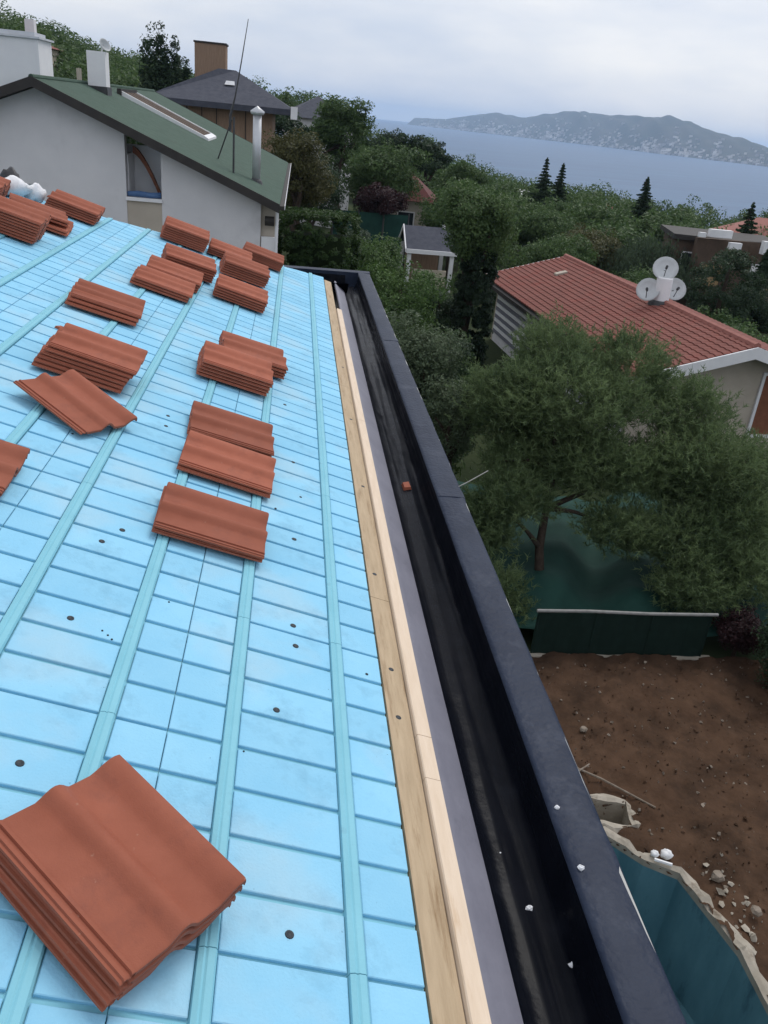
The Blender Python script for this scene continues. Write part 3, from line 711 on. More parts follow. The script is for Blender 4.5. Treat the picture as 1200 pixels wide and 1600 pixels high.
house_box(gh, -3.9, -2.9, WY+.95, WY+1.10, G, .70, PANEL_WHITE, 'recess_back_wall')
for x in (-3.745, -3.035): house_box(gh, x, x+.02, WY+.252, WY+.94, G, .55, PANEL_WHITE, 'recess_side_wall')
house_box(gh, EXL+.6, -.75, 30.2, 30.4, G, -.3, WHITE_WALL, 'rear_wall'); house_box(gh, EXL+.6, EXL+.8, WY+.3, 30.1, G, -.3, WHITE_WALL, 'side_wall'); house_box(gh, -.95, -.75, WY+.6, 30.1, G, -.25, WHITE_WALL, 'side_wall')
house_box(gh, -.93, -.60, WY-.02, WY+.09, G, -.86, PANEL_WHITE, 'balcony_front')
m = MB(); m.tube([(-.86, WY-.05, -.52), (-.66, WY-.05, -.52)], .10, 10); m.build('lamp_box', DARK_TRIM, gh)
MB().tube([(-.60, WY-.08, -.15), (-.61, WY-.08, -1.0), (-.60, WY-.02, G)], .035, 8).build('downpipe', PANEL_WHITE, gh)
for sgn, x0, x1 in ((1, RX, EX), (-1, RX, EXL)):
    m = MB(); p = [(x0, 16.0, gz(x0)), (x1, 16.0, gz(x1)), (x1, 31.0, gz(x1)), (x0, 31.0, gz(x0))]
    if sgn < 0: p = p[::-1]
    m.prism([(x, y, z-.045) for x, y, z in p], p); rf = m.build('roof_slope', GREEN_SHINGLE, gh)
    m = MB(); q = [(x, y+.02 if y < 20 else y-.02, z-.047) for x, y, z in p]; m.prism([(x, y, z-.10) for x, y, z in q], q); m.build('soffit', DARK_TRIM, gh)
    for y in (15.975, 31.0):
        m = MB(); m.prism([(x0, y, gz(x0)-.17), (x1, y, gz(x1)-.17), (x1, y, gz(x1)+.012), (x0, y, gz(x0)+.012)], [(x0, y+.024, gz(x0)-.17), (x1, y+.024, gz(x1)-.17), (x1, y+.024, gz(x1)+.012), (x0, y+.024, gz(x0)+.012)]); m.build('bargeboard', DARK_TRIM, gh)
m = MB(); m.tube([(RX, 16, RZ+.0), (RX, 31, RZ+.0)], .05, 8); m.build('ridge_cap', GREEN_SHINGLE, gh)
MB().box(EX+.002, EX+.10, 15.98, 31.0, EZ-.10, EZ-.02).build('gutter', DARK_TRIM, gh)
MB().box(EX+.102, EX+.112, 15.98, 31.0, EZ-.09, EZ-.005).build('gutter_edge', PANEL_WHITE, gh)
# long roof light: white frame, brown slats
def gpt(x, y, h): return (x, y, gz(x)+h)
sk = MB()
for (ya, yb) in ((22.30, 22.40), (24.55, 24.65)):
    sk.prism([gpt(-4.85, ya, 0), gpt(-2.75, ya, 0), gpt(-2.75, yb, 0), gpt(-4.85, yb, 0)], [gpt(-4.85, ya, .11), gpt(-2.75, ya, .08), gpt(-2.75, yb, .08), gpt(-4.85, yb, .11)])
sk.prism([gpt(-2.749, 22.30, 0), gpt(-2.62, 22.30, 0), gpt(-2.62, 24.65, 0), gpt(-2.749, 24.65, 0)], [gpt(-2.749, 22.30, .08), gpt(-2.62, 22.30, .06), gpt(-2.62, 24.65, .06), gpt(-2.749, 24.65, .08)])
skf = sk.build('roof_light_frame', PANEL_WHITE, gh)
for i, y in enumerate(np.linspace(22.70, 24.25, 4)):
    m = MB(); m.prism([gpt(-4.85, y-.17, .03), gpt(-2.77, y-.17, .03), gpt(-2.77, y+.17, .03), gpt(-4.85, y+.17, .03)], [gpt(-4.85, y-.17, .09), gpt(-2.77, y-.17, .07), gpt(-2.77, y+.17, .07), gpt(-4.85, y+.17, .09)]); m.build('roof_light_panel', BROWN_WALL, skf)
MB().box(-4.96, -4.86, 22.25, 24.7, gz(-4.92)-.05, gz(-4.92)+.14).build('roof_light_upstand', DARK_TRIM, gh)
# chimneys of the green house
ch = house_box(gh, -6.55, -5.42, 16.9, 17.9, 1.0, 2.48, PANEL_WHITE, 'chimney')
m = MB().box(-6.6, -5.37, 16.85, 17.95, 2.483, 2.52); m.box(-6.45, -5.5, 17.0, 17.8, 2.522, 2.60); m.build('chimney_cap', METAL, ch)
ch = house_box(gh, -5.25, -4.83, 20.3, 20.75, 1.3, 2.50, PANEL_WHITE, 'chimney')
MB().box(-5.28, -4.80, 20.27, 20.78, 1.45, 1.76).build('chimney_flashing', DARK_METAL, ch)
m = MB(); m.lathe([(.001, -.07), (.06, -.06), (.12, -.02), (.155, .025), (.15, .032), (.115, -.012), (.06, -.05), (.001, -.06)], (-4.85, 20.45, 2.64), 16, (.7, -.5, .5)); m.tube([(-4.95, 20.55, 2.5), (-4.88, 20.5, 2.66)], .02, 6); m.build('satellite_dish', DISH, ch, True)
MB().tube([(-5.42, 20.2, 1.7), (-5.42, 20.2, 2.10)], .06, 8).build('vent_pipe', BEIGE, gh)
fl = MB().tube([(-1.15, 18.3, .0), (-1.15, 18.3, 1.50)], .095, 14).build('flue_pipe', METAL, gh, True)
m = MB(); m.lathe([(.13, 1.50), (.15, 1.52), (.16, 1.57), (.001, 1.68)], (-1.15, 18.3, 0), 14); m.tube([(-1.15, 18.3, 1.50), (-1.15, 18.3, 1.56)], .06, 8); m.build('flue_cowl', METAL, fl, True)
MB().lathe([(.16, .04), (.13, .12), (.10, .16)], (-1.15, 18.3, 0), 14).build('flue_collar', DARK_METAL, fl)
MB().tube([(-1.62, 17.6, .22), (-1.62, 17.6, 1.42)], .022, 6).build('mast_stub', DARK_METAL, gh)
MB().tube([(-2.10, 19.0, .42), (-1.75, 18.8, 1.35)], .016, 6).build('mast_brace', DARK_METAL, gh)
ant = thing('antenna', (-2.74, 32.5, G), 'tall thin whip antenna leaning slightly above the green roof', 'antenna')
MB().tube([(-2.80, 32.5, G), (-2.80, 32.5, 1.2), (-2.62, 32.5, 1.9)], [.05, .05, .03], 8).build('mast', DARK_METAL, ant)
MB().tube([(-2.62, 32.5, 1.9), (-2.42, 32.5, 3.0), (-2.18, 32.5, 4.45)], [.028, .022, .012], 6).build('whip', DARK_METAL, ant)
# things in the recess
m = MB()
pts = [(-3.74+.06+.60*t, WY+.55, .62-1.0*t**1.55) for t in np.linspace(0, 1, 9)]
for i in range(8):
    a, b = pts[i], pts[i+1]; m.prism([(a[0], a[1], a[2]-.07), (b[0], b[1], b[2]-.07), (b[0], b[1], b[2]+.07), (a[0], a[1], a[2]+.07)], [(a[0], a[1]+.12, a[2]-.07), (b[0], b[1]+.12, b[2]-.07), (b[0], b[1]+.12, b[2]+.07), (a[0], a[1]+.12, a[2]+.07)])
tag(m.build('stair_rail', BROWN), 'curved brown timber handrail seen through the opening in the white wall', 'handrail')
m = MB().tube([(-3.72, WY+.05, -.21), (-3.5, WY+.04, -.20), (-3.25, WY+.05, -.215), (-3.04, WY+.06, -.20)], [.05, .062, .058, .06], 10); tag(m.build('tarp_roll', BLUE_TARP, None, True), 'rolled blue tarpaulin lying on the balcony parapet of the white house', 'tarpaulin')

# --- dark hip roofed house with timber walls behind the green roof
bh = thing('house', (-3.9, 44, G), 'timber clad house with dark grey hipped roof behind the green roof', 'house')
house_box(bh, -6.4, -1.5, 42.6, 48, G, 1.9, TIMBER_CLAD)
hx0, hx1, hy0, hy1, hz0, hzr = -7.4, -.5, 41.6, 49, 1.62, 3.15
m = MB(); A_, B_, C_, D_ = (hx0, hy0, hz0), (hx1, hy0, hz0), (hx1, hy1, hz0), (hx0, hy1, hz0); E_, F_ = (-4.3, 45.0, hzr), (-3.5, 45.6, hzr)
for q in ([A_, B_, F_, E_], [B_, C_, F_], [C_, D_, E_, F_], [D_, A_, E_], [D_, C_, B_, A_]): m.poly(q)
rf = m.build('roof', GREY_ROOF, bh)
MB().box(hx0-.03, hx1+.03, hy0-.03, hy1+.03, hz0-.26, hz0-.004).build('fascia', GREY_ROOF, bh)
ch = house_box(bh, -5.6, -4.05, 46.0, 47.3, 2.0, 4.25, TIMBER_CLAD, 'chimney'); MB().box(-5.65, -4.0, 45.95, 47.35, 4.253, 4.33).build('chimney_cap', DARK_TRIM, ch)
m = MB(); m.poly([(-3.9, 43.52, 2.44), (-3.4, 43.52, 2.44), (-3.45, 43.92, 2.62), (-3.85, 43.92, 2.62)]); m.build('roof_window', METAL, bh)
MB().box(-.62, -.30, 41.4, 42.0, 1.2, 1.75).build('gutter_end', PANEL_WHITE, bh)
for i in range(7):
    x = -6.3+.7*i; MB().box(x-.02, x+.02, 42.56, 42.597, -2, 1.35).build('cladding_strip', DARK_TRIM, bh)

# --- red tiled house on the right
rh = thing('house', (12.2, 26.6, G), 'low house with red tiled gable roof and white bargeboards below the pines', 'house')
P1, P2 = Vector((12.6, 19.0, -3.11)), Vector((11.67, 34.2, -3.11)); axd = (P2-P1).normalized(); prp = Vector((-axd.y, axd.x, 0))   # towards -X
HW, HD = 3.6, 1.02
def rq(u, v, h=0):
    """u along the ridge, v across (positive towards -X), height above the roof plane"""
    p = P1+axd*u+prp*v; return (p.x, p.y, p.z-HD/HW*abs(v)+h)
LEN = (P2-P1).length
NC = 16
for sgn in (1, -1):
    m = MB(); q = [rq(0, 0, -.02), rq(LEN, 0, -.02), rq(LEN, sgn*HW, -.02), rq(0, sgn*HW, -.02)]
    if sgn > 0: q = q[::-1]
    m.prism([(x, y, z-.12) for x, y, z in q], q); m.build('roof_deck', DARK_TRIM, rh)
    for c_ in range(NC):
        v0, v1 = c_*HW/NC, (c_+1)*HW/NC+.035
        us = np.linspace(-.02, LEN+.02, int(LEN/.30)*6+1); rowsv = []
        for kx, u in enumerate(us):
            w = .028*abs(math.sin(math.pi*u/.30))**.8
            rowsv.append([rq(u, sgn*v0, .008+w), rq(u, sgn*v1, .040+w), rq(u, sgn*v1, .012)])
        V = np.array(rowsv).reshape(-1, 3)-np.array(WORLD[rh.name]); k = np.arange(len(us)*3).reshape(-1, 3)
        Fq = np.stack([k[:-1, :-1].ravel(), k[:-1, 1:].ravel(), k[1:, 1:].ravel(), k[1:, :-1].ravel()], 1)
        if sgn < 0: Fq = Fq[:, ::-1]
        link('tile_course', np_mesh('tile_course', V, Fq[:, ::-1]), RED_TILE, rh)
for i in range(36):
    u = i*LEN/36; m = MB(); m.tube([rq(u, 0, .012+.012*0), rq(u+LEN/36+.03, 0, .024)], [.125, .11], 8); m.build('ridge_tile', RED_CAP, rh)
for u in (-.09, LEN+.03):
    for sgn in (1, -1):
        m = MB(); m.prism([rq(u, 0, -.30), rq(u, sgn*(HW+.05), -.30), rq(u, sgn*(HW+.05), .03), rq(u, 0, .03)], [rq(u+.05, 0, -.30), rq(u+.05, sgn*(HW+.05), -.30), rq(u+.05, sgn*(HW+.05), .03), rq(u+.05, 0, .03)]); m.build('bargeboard', PANEL_WHITE, rh)
for sgn in (1, -1):
    m = MB(); a = [rq(.0, sgn*(HW+.02), -.20), rq(LEN, sgn*(HW+.02), -.20), rq(LEN, sgn*(HW+.13), -.20), rq(0, sgn*(HW+.13), -.20)]
    m.prism(a, [(x, y, z+.14) for x, y, z in a]); m.build('gutter', DARK_TRIM, rh)
def rwall(u0, u1, v0, v1, z1, name, mt, z0=G, gable=False):
    m = MB()
    base = [rq(u0, v0), rq(u1, v0), rq(u1, v1), rq(u0, v1)]
    top = [(x, y, z1 if not gable else z-.16) for x, y, z in base]
    m.prism([(x, y, z0) for x, y, z in base], top); return m.build(name, mt, rh)
for v0, v1 in ((-3.0, 0), (0.0005, 3.0)): rwall(.65, .85, v0, v1, 0, 'gable_wall', BEIGE, gable=True); rwall(LEN-.6, LEN-.4, v0, v1, 0, 'rear_gable_wall', BEIGE, gable=True)
rwall(.86, LEN-.61, 2.8, 3.0, -4.1, 'side_wall', WHITE_WALL); rwall(.86, LEN-.61, -3.0, -2.8, -4.1, 'side_wall', WHITE_WALL)
# board cladding rows below the left eave
for k in range(14): rwall(3.0, LEN-.65, 3.001, 3.035, -4.18-.16*k, 'weatherboard', PANEL_WHITE if k % 2 == 0 else MEMBRANE, -4.32-.16*k)
# veranda window in the gable
for (v0, v1) in ((-2.2, -.86),):
    for a, b, z0_, z1_, nm, mt_ in ((v0, v0+.09, -5.95, -3.95, 'window_frame', PANEL_WHITE), (v1-.09, v1, -5.95, -3.95, 'window_frame', PANEL_WHITE), (v0+.091, v1-.091, -4.04, -3.95, 'window_frame', PANEL_WHITE), (v0+.091, v1-.091, -5.95, -5.85, 'window_sill', PANEL_WHITE)):
        m = MB(); bb = [rq(.58, a), rq(.645, a), rq(.645, b), rq(.58, b)]; m.prism([(x, y, z0_) for x, y, z in bb], [(x, y, z1_) for x, y, z in bb]); m.build(nm, mt_, rh)
    m = MB(); bb = [rq(.62, v0+.09), rq(.64, v0+.09), rq(.64, v1-.09), rq(.62, v1-.09)]; m.prism([(x, y, -5.85) for x, y, z in bb], [(x, y, -4.04) for x, y, z in bb]); m.build('window_panel', BROWN, rh)
m = MB(); bb = [rq(3.8, -.28), rq(4.7, -.28), rq(4.7, .28), rq(3.8, .28)]
cu = 5.80
m = MB().lathe([(.30, -.30), (.27, .0), (.265, .82), (.255, .86), (.22, .87), (.21, .80)], rq(cu, .1), 18); chm = m.build('chimney', PANEL_WHITE, rh, True)
MB().lathe([(.40, -.06), (.36, .06), (.29, .12)], rq(cu, .1), 18).build('chimney_flashing', DARK_METAL, chm)
bb = [rq(12.2, 1.0, .12), rq(12.5, 1.0, .12), rq(12.5, 1.45, .12), rq(12.2, 1.45, .12)]; m = MB(); m.prism([(x, y, z-.08) for x, y, z in bb], bb); m.build('roof_vent', BEIGE, rh)
def dish(c, ax, lab, r=.42):
    t = thing('satellite_dish', c, lab, 'satellite dish', 'dishes around the white chimney')
    ax = Vector(ax).normalized()
    m = MB().lathe([(.001, -.085), (r*.4, -.072), (r*.75, -.03), (r, .03), (r*1.0, .04), (r*.74, -.018), (r*.4, -.058), (.001, -.070)], c, 24, ax); m.build('reflector', DISH, t, True)
    c_ = Vector(c); tip = c_+ax*.42+Vector((0, 0, -.12))
    MB().tube([c_+Vector((0, 0, -r*.9)), tip], .014, 6).build('feed_arm', DARK_METAL, t)
    MB().tube([tip+ax*.05, tip-ax*.08], .045, 8).build('feed_horn', DARK_METAL, t)
    return t
cc = Vector(rq(cu, .1))
for off, up, lab in (((-.02, .12), 1.12, 'grey satellite dish on top of the white chimney'), ((-.50, .02), .42, 'grey satellite dish left of the white chimney'), ((.46, .12), .48, 'grey satellite dish right of the white chimney')):
    c = (cc.x+off[0], cc.y+off[1], cc.z+up); t = dish(c, (-.25+off[0]*.35, -.75, .40+.1*up), lab, .42 if up > 1 else .39)
    MB().tube([(c[0], c[1]+.05, c[2]-.05), (cc.x+off[0]*.45, cc.y+.2, cc.z+min(up-.15, .75)), (cc.x+off[0]*.2, cc.y+.2, cc.z+min(up-.3, .6))], .02, 6).build('bracket', DARK_METAL, t)

# --- garden pavilion
gz_ = thing('garden_pavilion', (7.4, 46, G), 'small garden pavilion with dark gabled roof and white trim', 'pavilion')
px0, px1, py0, py1 = 6.1, 8.75, 45.0, 48.5; pe, pr_ = -4.78, -3.72
ymid = (py0+py1)/2
for y0, y1 in ((py0-.15, ymid), (py1+.15, ymid)):
    m = MB(); q = [(px0-.1, y0, pe), (px1+.1, y0, pe), (px1+.1, y1, pr_), (px0-.1, y1, pr_)]
    if y0 > y1: q = q[::-1]
    m.prism([(x, y, z-.06) for x, y, z in q], q); m.build('roof_slope', GREY_ROOF, gz_)
MB().box(px0-.1, px1+.1, py0-.24, py0-.16, pe-.20, pe+.02).build('fascia', PANEL_WHITE, gz_)
for x in (px0-.17, px1+.11):
    for ya, yb in ((py0-.2, ymid), (py1+.2, ymid)):
        m = MB(); m.prism([(x, ya, pe-.16), (x, yb, pr_-.14), (x, yb, pr_+.05), (x, ya, pe+.04)], [(x+.06, ya, pe-.16), (x+.06, yb, pr_-.14), (x+.06, yb, pr_+.05), (x+.06, ya, pe+.04)]); m.build('bargeboard', PANEL_WHITE, gz_)
for x in (px0+.1, px1-.12):
    for y in (py0, py1): MB().box(x-.11, x+.11, y-.11, y+.11, G-.6, pe-.08).build('post', PANEL_WHITE, gz_)
MB().box(px0+.3, px1-.35, py1-.4, py1-.3, G-.6, pe-.1).build('back_wall', TIMBER_CLAD, gz_)
MB().box(px0+.4, px1-.3, py0+.3, py0+.45, G-.4, -5.9).build('bench_wall', CREAM, gz_)
MB().lathe([(.10, -.05), (.10, .12), (.02, .2)], (8.3, ymid, pr_+.02), 8).build('roof_vent', PANEL_WHITE, gz_)
# tall green sports-court screen
gf = thing('screen_fence', (4.4, 49, G), 'tall plain dark green windbreak screen behind the hedge', 'fence')
for x in np.linspace(2.0, 6.5, 4): MB().tube([(x, 49, G-.6), (x, 49, -3.35)], .04, 6).build('post', DARK_METAL, gf)
for a, b in zip(np.linspace(2.0, 6.5, 4), np.linspace(2.0, 6.5, 4)[1:]): MB().box(a+.05, b-.05, 48.985, 49.0, G-.5, -3.45).build('screen_panel', NET, gf)

# --- generic villas in the distance
def villa(loc, w, d, h, rh_, wall, roofm, lab, rz=0, hip=True, wins=2, over=.4, chim=False):
    x, y = loc; z0 = float(terrain(x, y))-.6 if loc[1] < 400 else -40
    t = thing('villa', (x, y, z0), lab, 'house')
    zt = h; c = (x, y)
    m = MB().box(x-w/2, x+w/2, y-d/2, y+d/2, z0, zt); rotbuild(m, 'wall', wall, t, rz, c)
    a = over
    A_, B_, C_, D_ = (x-w/2-a, y-d/2-a, zt), (x+w/2+a, y-d/2-a, zt), (x+w/2+a, y+d/2+a, zt), (x-w/2-a, y+d/2+a, zt)
    m = MB()
    if rh_ > 0:
        k = min(w, d)/2 if hip else 0; E_, F_ = (x-w/2-a+k+(a if hip else 0), y, zt+rh_), (x+w/2+a-k-(a if hip else 0), y, zt+rh_)
        for q in ([A_, B_, F_, E_], [B_, C_, F_], [C_, D_, E_, F_], [D_, A_, E_], [D_, C_, B_, A_]): m.poly([(p[0], p[1], p[2]+.003) for p in q])
    else: m.box(x-w/2-a, x+w/2+a, y-d/2-a, y+d/2+a, zt+.003, zt+.3)
    rotbuild(m, 'roof', roofm, t, rz, c)
    for i in range(wins):
        wx = x-w/2+w*(i+.5)/wins; ww = min(.6, w/wins*.33)
        m = MB().box(wx-ww, wx+ww, y-d/2-.03, y-d/2-.004, zt-2.0, zt-.7); wo = rotbuild(m, 'window', PANEL_WHITE, t, rz, c)
        m = MB().box(wx-ww+.08, wx+ww-.08, y-d/2-.05, y-d/2-.032, zt-1.92, zt-.78); rotbuild(m, 'pane', GLASS, wo, rz, c)
    if chim:
        m = MB().box(x+w*.15, x+w*.15+.7, y-.3, y+.4, zt, zt+rh_+.9); rotbuild(m, 'chimney', PANEL_WHITE, t, rz, c)
    return t
v = villa((27.2, 51.2), 6.2, 5, -3.5, 0, BROWN_WALL, DARK_TRIM, 'brown villa with white parapets and terraces at the right edge', R(-14), wins=3, over=.3)
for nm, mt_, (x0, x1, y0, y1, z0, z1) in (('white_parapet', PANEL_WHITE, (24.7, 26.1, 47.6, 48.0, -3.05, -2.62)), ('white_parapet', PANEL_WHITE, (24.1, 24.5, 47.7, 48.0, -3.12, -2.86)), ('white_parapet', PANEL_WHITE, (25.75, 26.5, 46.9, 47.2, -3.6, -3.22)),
        ('white_parapet', PANEL_WHITE, (27.95, 29.6, 47.0, 47.4, -3.75, -3.0)), ('terrace_wall', OCHRE, (27.6, 30.4, 46.6, 46.8, -8.5, -5.6)), ('terrace_slab', DISH, (27.4, 30.6, 46.2, 46.55, -6.9, -6.7)), ('window_panel', PANEL_WHITE, (28.0, 28.5, 47.9, 47.95, -5.15, -4.45)), ('upper_terrace', BROWN_WALL, (24.2, 29.8, 48.05, 48.4, -6.5, -3.2)), ('terrace_wall', OCHRE, (24.6, 25.9, 47.5, 47.7, -5.9, -4.7))):  # white window panel: brightness of a lit window put into its paint
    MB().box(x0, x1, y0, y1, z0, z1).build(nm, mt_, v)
villa((41.5, 72), 8, 7, -5.3, 1.9, CREAM, RED_CAP, 'house with orange tiled hipped roof at the right edge near the sea', R(-20), wins=3)
villa((34.2, 92), 5, 5, -6.0, 1.3, CREAM, RED_TILE, 'small cream house with brown roof among the far trees', R(-15), wins=2)
villa((23.3, 88), 4.5, 4, -4.6, .8, PANEL_WHITE, DISH, 'small white house with pale roof beside the twin spruces', R(-10), wins=2, over=.2)
villa((7.6, 58), 3.0, 3.5, -3.2, 1.7, BEIGE, DARK_RED, 'small cottage with dark red roof among the middle trees', R(-12), hip=True, wins=1)
villa((1.2, 70), 5, 6, 1.1, 1.6, WHITE_WALL, GREY_ROOF, 'half hidden house with grey roof behind the brownish tree', R(5), wins=2)
villa((-22.6, 75), 5, 5, 4.2, 1.0, CREAM, RED_TILE, 'cream house top showing above the wood at upper left', 0, wins=1, chim=True)

# ================================================================== TREES
def lump(d, s):
    return .5+.5*np.sin(d[:, 0]*3.1+s)*np.sin(d[:, 1]*2.7+1.3*s)+.35*np.sin(d[:, 2]*4.3+2.1*s)+.25*np.sin(d[:, 0]*6+d[:, 1]*5+s)
def clump_points(r_, n_, C_, rad, shape):
    if shape == 'cone':
        h = 1-np.sqrt(r_.uniform(0, 1, n_)); a = r_.uniform(0, 6.283, n_); tier = .72+.28*np.abs(np.sin(h*17))
        q = (1-h)**.9*tier*r_.uniform(.55, 1, n_)
        P = np.stack([np.cos(a)*q*rad[0], np.sin(a)*q*rad[1], (h*2-1)*rad[2]], 1); N = np.stack([np.cos(a), np.sin(a), np.full(n_, .35)], 1)
    elif shape == 'column':
        z = r_.uniform(-1, 1, n_); a = r_.uniform(0, 6.283, n_); q = np.sqrt(np.clip(1-(np.abs(z)**3.5), .02, 1))*r_.uniform(.7, 1, n_)
        P = np.stack([np.cos(a)*q*rad[0], np.sin(a)*q*rad[1], z*rad[2]], 1); N = np.stack([np.cos(a), np.sin(a), z*.5+.3], 1)
    elif shape == 'box':
        P = r_.uniform(-1, 1, (n_, 3)); k = np.argmax(np.abs(P), 1); on = r_.uniform(size=n_) < .85; P[np.arange(n_)[on], k[on]] = np.sign(P[np.arange(n_)[on], k[on]])
        N = P.copy(); P = P*np.array(rad)
    else:
        d = r_.standard_normal((n_, 3)); d /= np.linalg.norm(d, axis=1)[:, None]
        q = r_.uniform(.35, 1, n_)**.5*(.72+.28*np.clip(lump(d, C_[0]+C_[1]), 0, 1.4))
        P = d*q[:, None]*np.array(rad); P[:, 2] = np.where(P[:, 2] < 0, P[:, 2]*.75, P[:, 2]); N = d
    return P+np.array(C_), N/np.linalg.norm(N, axis=1)[:, None]
def leaves(seed, blobs, leaf, per, cr, up=.35, droop=0, aspect=.5):
    """blobs: (centre, radii, clumps, shape) -> rhombic leaf faces in clumps"""
    r_ = np.random.default_rng(seed); VV, n_all = [], 0
    for C_, rad, nc, shape in blobs:
        P, N = clump_points(r_, nc, C_, rad, shape)
        k = np.repeat(np.arange(nc), per); n_ = len(k)
        off = r_.standard_normal((n_, 3)); off *= (r_.uniform(.3, 1, n_)**.6/np.linalg.norm(off, axis=1)*cr*r_.uniform(.7, 1.3, nc)[k])[:, None]
        off[:, 2] *= .7
        if droop: off[:, 2] -= droop*r_.uniform(0, 1, n_)**1.5
        p = P[k]+off
        nn = N[k]*.6+off/cr*.5+r_.standard_normal((n_, 3))*.55; nn[:, 2] += up; nn /= np.linalg.norm(nn, axis=1)[:, None]
        a = np.cross(nn, r_.standard_normal((n_, 3)))
        if droop: a = a*.25+np.array([0, 0, -1.0])
        a /= np.linalg.norm(a, axis=1)[:, None]; b = np.cross(nn, a)
        sz = (leaf*r_.uniform(.6, 1.35, n_))[:, None]
        VV.append(np.stack([p-a*sz, p-b*sz*aspect+nn*sz*.12, p+a*sz, p+b*sz*aspect+nn*sz*.12], 1).reshape(-1, 3))
    V = np.concatenate(VV); return V, np.arange(len(V)).reshape(-1, 4)
def needles(seed, blobs, ln_, per, wid, cr=.16, ntuft=5):
    r_ = np.random.default_rng(seed); VV = []
    for C_, rad, nc, shape in blobs:
        P, N = clump_points(r_, nc, C_, rad, shape)
        k = np.repeat(np.arange(nc), ntuft); off = r_.standard_normal((len(k), 3))*cr; off[:, 2] *= .7; P = P[k]+off; N = N[k]
        d0 = N*.8+r_.standard_normal(N.shape)*.35; d0[:, 2] += .55; d0 /= np.linalg.norm(d0, axis=1)[:, None]
        k = np.repeat(np.arange(len(P)), per); d = d0[k]*.75+r_.standard_normal((len(k), 3))*.55; d /= np.linalg.norm(d, axis=1)[:, None]
        p = P[k]+d0[k]*(r_.uniform(-.5, .5, len(k))*ln_*1.3)[:, None]
        s = np.cross(d, r_.standard_normal(d.shape)); s /= np.linalg.norm(s, axis=1)[:, None]; L_ = (ln_*r_.uniform(.7, 1.2, len(k)))[:, None]
        VV.append(np.stack([p-s*wid, p+s*wid, p+d*L_], 1).reshape(-1, 3))
    V = np.concatenate(VV); return V, np.arange(len(V)).reshape(-1, 3)
def crown_obj(VF, m_at, parent, name='crown'):
    V, F = VF; return link(name, np_mesh(name, V-np.array(WORLD[parent.name]), F), m_at, parent)
def trunk_obj(parent, base, top, r0, limbs, seed, name='trunk'):
    r_ = random.Random(seed); m = MB(); b, t = Vector(base), Vector(top); pts = []
    for k in range(6):
        q = b.lerp(t, k/5); w = .04*(t-b).length*math.sin(k*1.9+seed); pts.append((q.x+w*.5*(k > 0), q.y+w*.4*(k > 0), q.z))
    m.tube(pts, [r0*(1.25 if k == 0 else 1-.14*k) for k in range(6)], 9)
    for (k, tip) in limbs:
        s = Vector(pts[k]); e = Vector(tip); mid = s.lerp(e, .5)+Vector((r_.uniform(-.1, .1), r_.uniform(-.1, .1), .08))*(e-s).length
        m.tube([s, s.lerp(mid, .5), mid, e], [r0*.55, r0*.42, r0*.32, r0*.12], 7)
    return m.build(name, BARK, parent, True)
seedc = [100]
def tree(name, x, y, top, bottom, width, kind, lab, leaf=.12, nc=90, per=60, fine=.66, shape='round', cat='tree', group=None, blobs=None, droop=0, depth=None, cr=None, lean=(0, 0), base=None):
    seedc[0] += 1; sd_ = seedc[0]; r_ = random.Random(sd_); z0 = float(terrain(x, y)) if base is None else base
    z0 = min(z0, bottom-.1)
    t = thing(name, (x, y, z0), lab, cat, group)
    cz, rz_ = (top+bottom)/2, (top-bottom)/2; rx = width/2; ry = (depth or width)/2
    if blobs is None:
        if shape == 'round':
            blobs = [((x, y, cz-.05*rz_), (rx*.82, ry*.82, rz_*.85), nc//2, 'round')]
            for k in range(5):
                a = k*1.257+sd_; blobs.append(((x+math.cos(a)*rx*.5, y+math.sin(a)*ry*.5, cz+rz_*r_.uniform(-.35, .5)), (rx*.52, ry*.52, rz_*.45), nc//10, 'round'))
        else: blobs = [((x, y, cz), (rx, ry, rz_), nc, shape)]
    crown_obj(leaves(sd_, blobs, leaf*fine, int(per*1.9), cr or .26*min(rx, rz_)+.04, droop=droop), LM[kind], t)
    lim = [(k, (x+math.cos(a)*rx*.55, y+math.sin(a)*ry*.55, cz+rz_*r_.uniform(-.4, .3))) for k, a in ((3, sd_), (3, sd_+2.2), (4, sd_+4.1), (2, sd_+5.4))] if shape == 'round' else []
    trunk_obj(t, (x, y, z0-.2), (x+lean[0], y+lean[1], cz+rz_*(.35 if shape == 'round' else .85)), max(.05, .035*(top-z0)), lim, sd_)
    return t
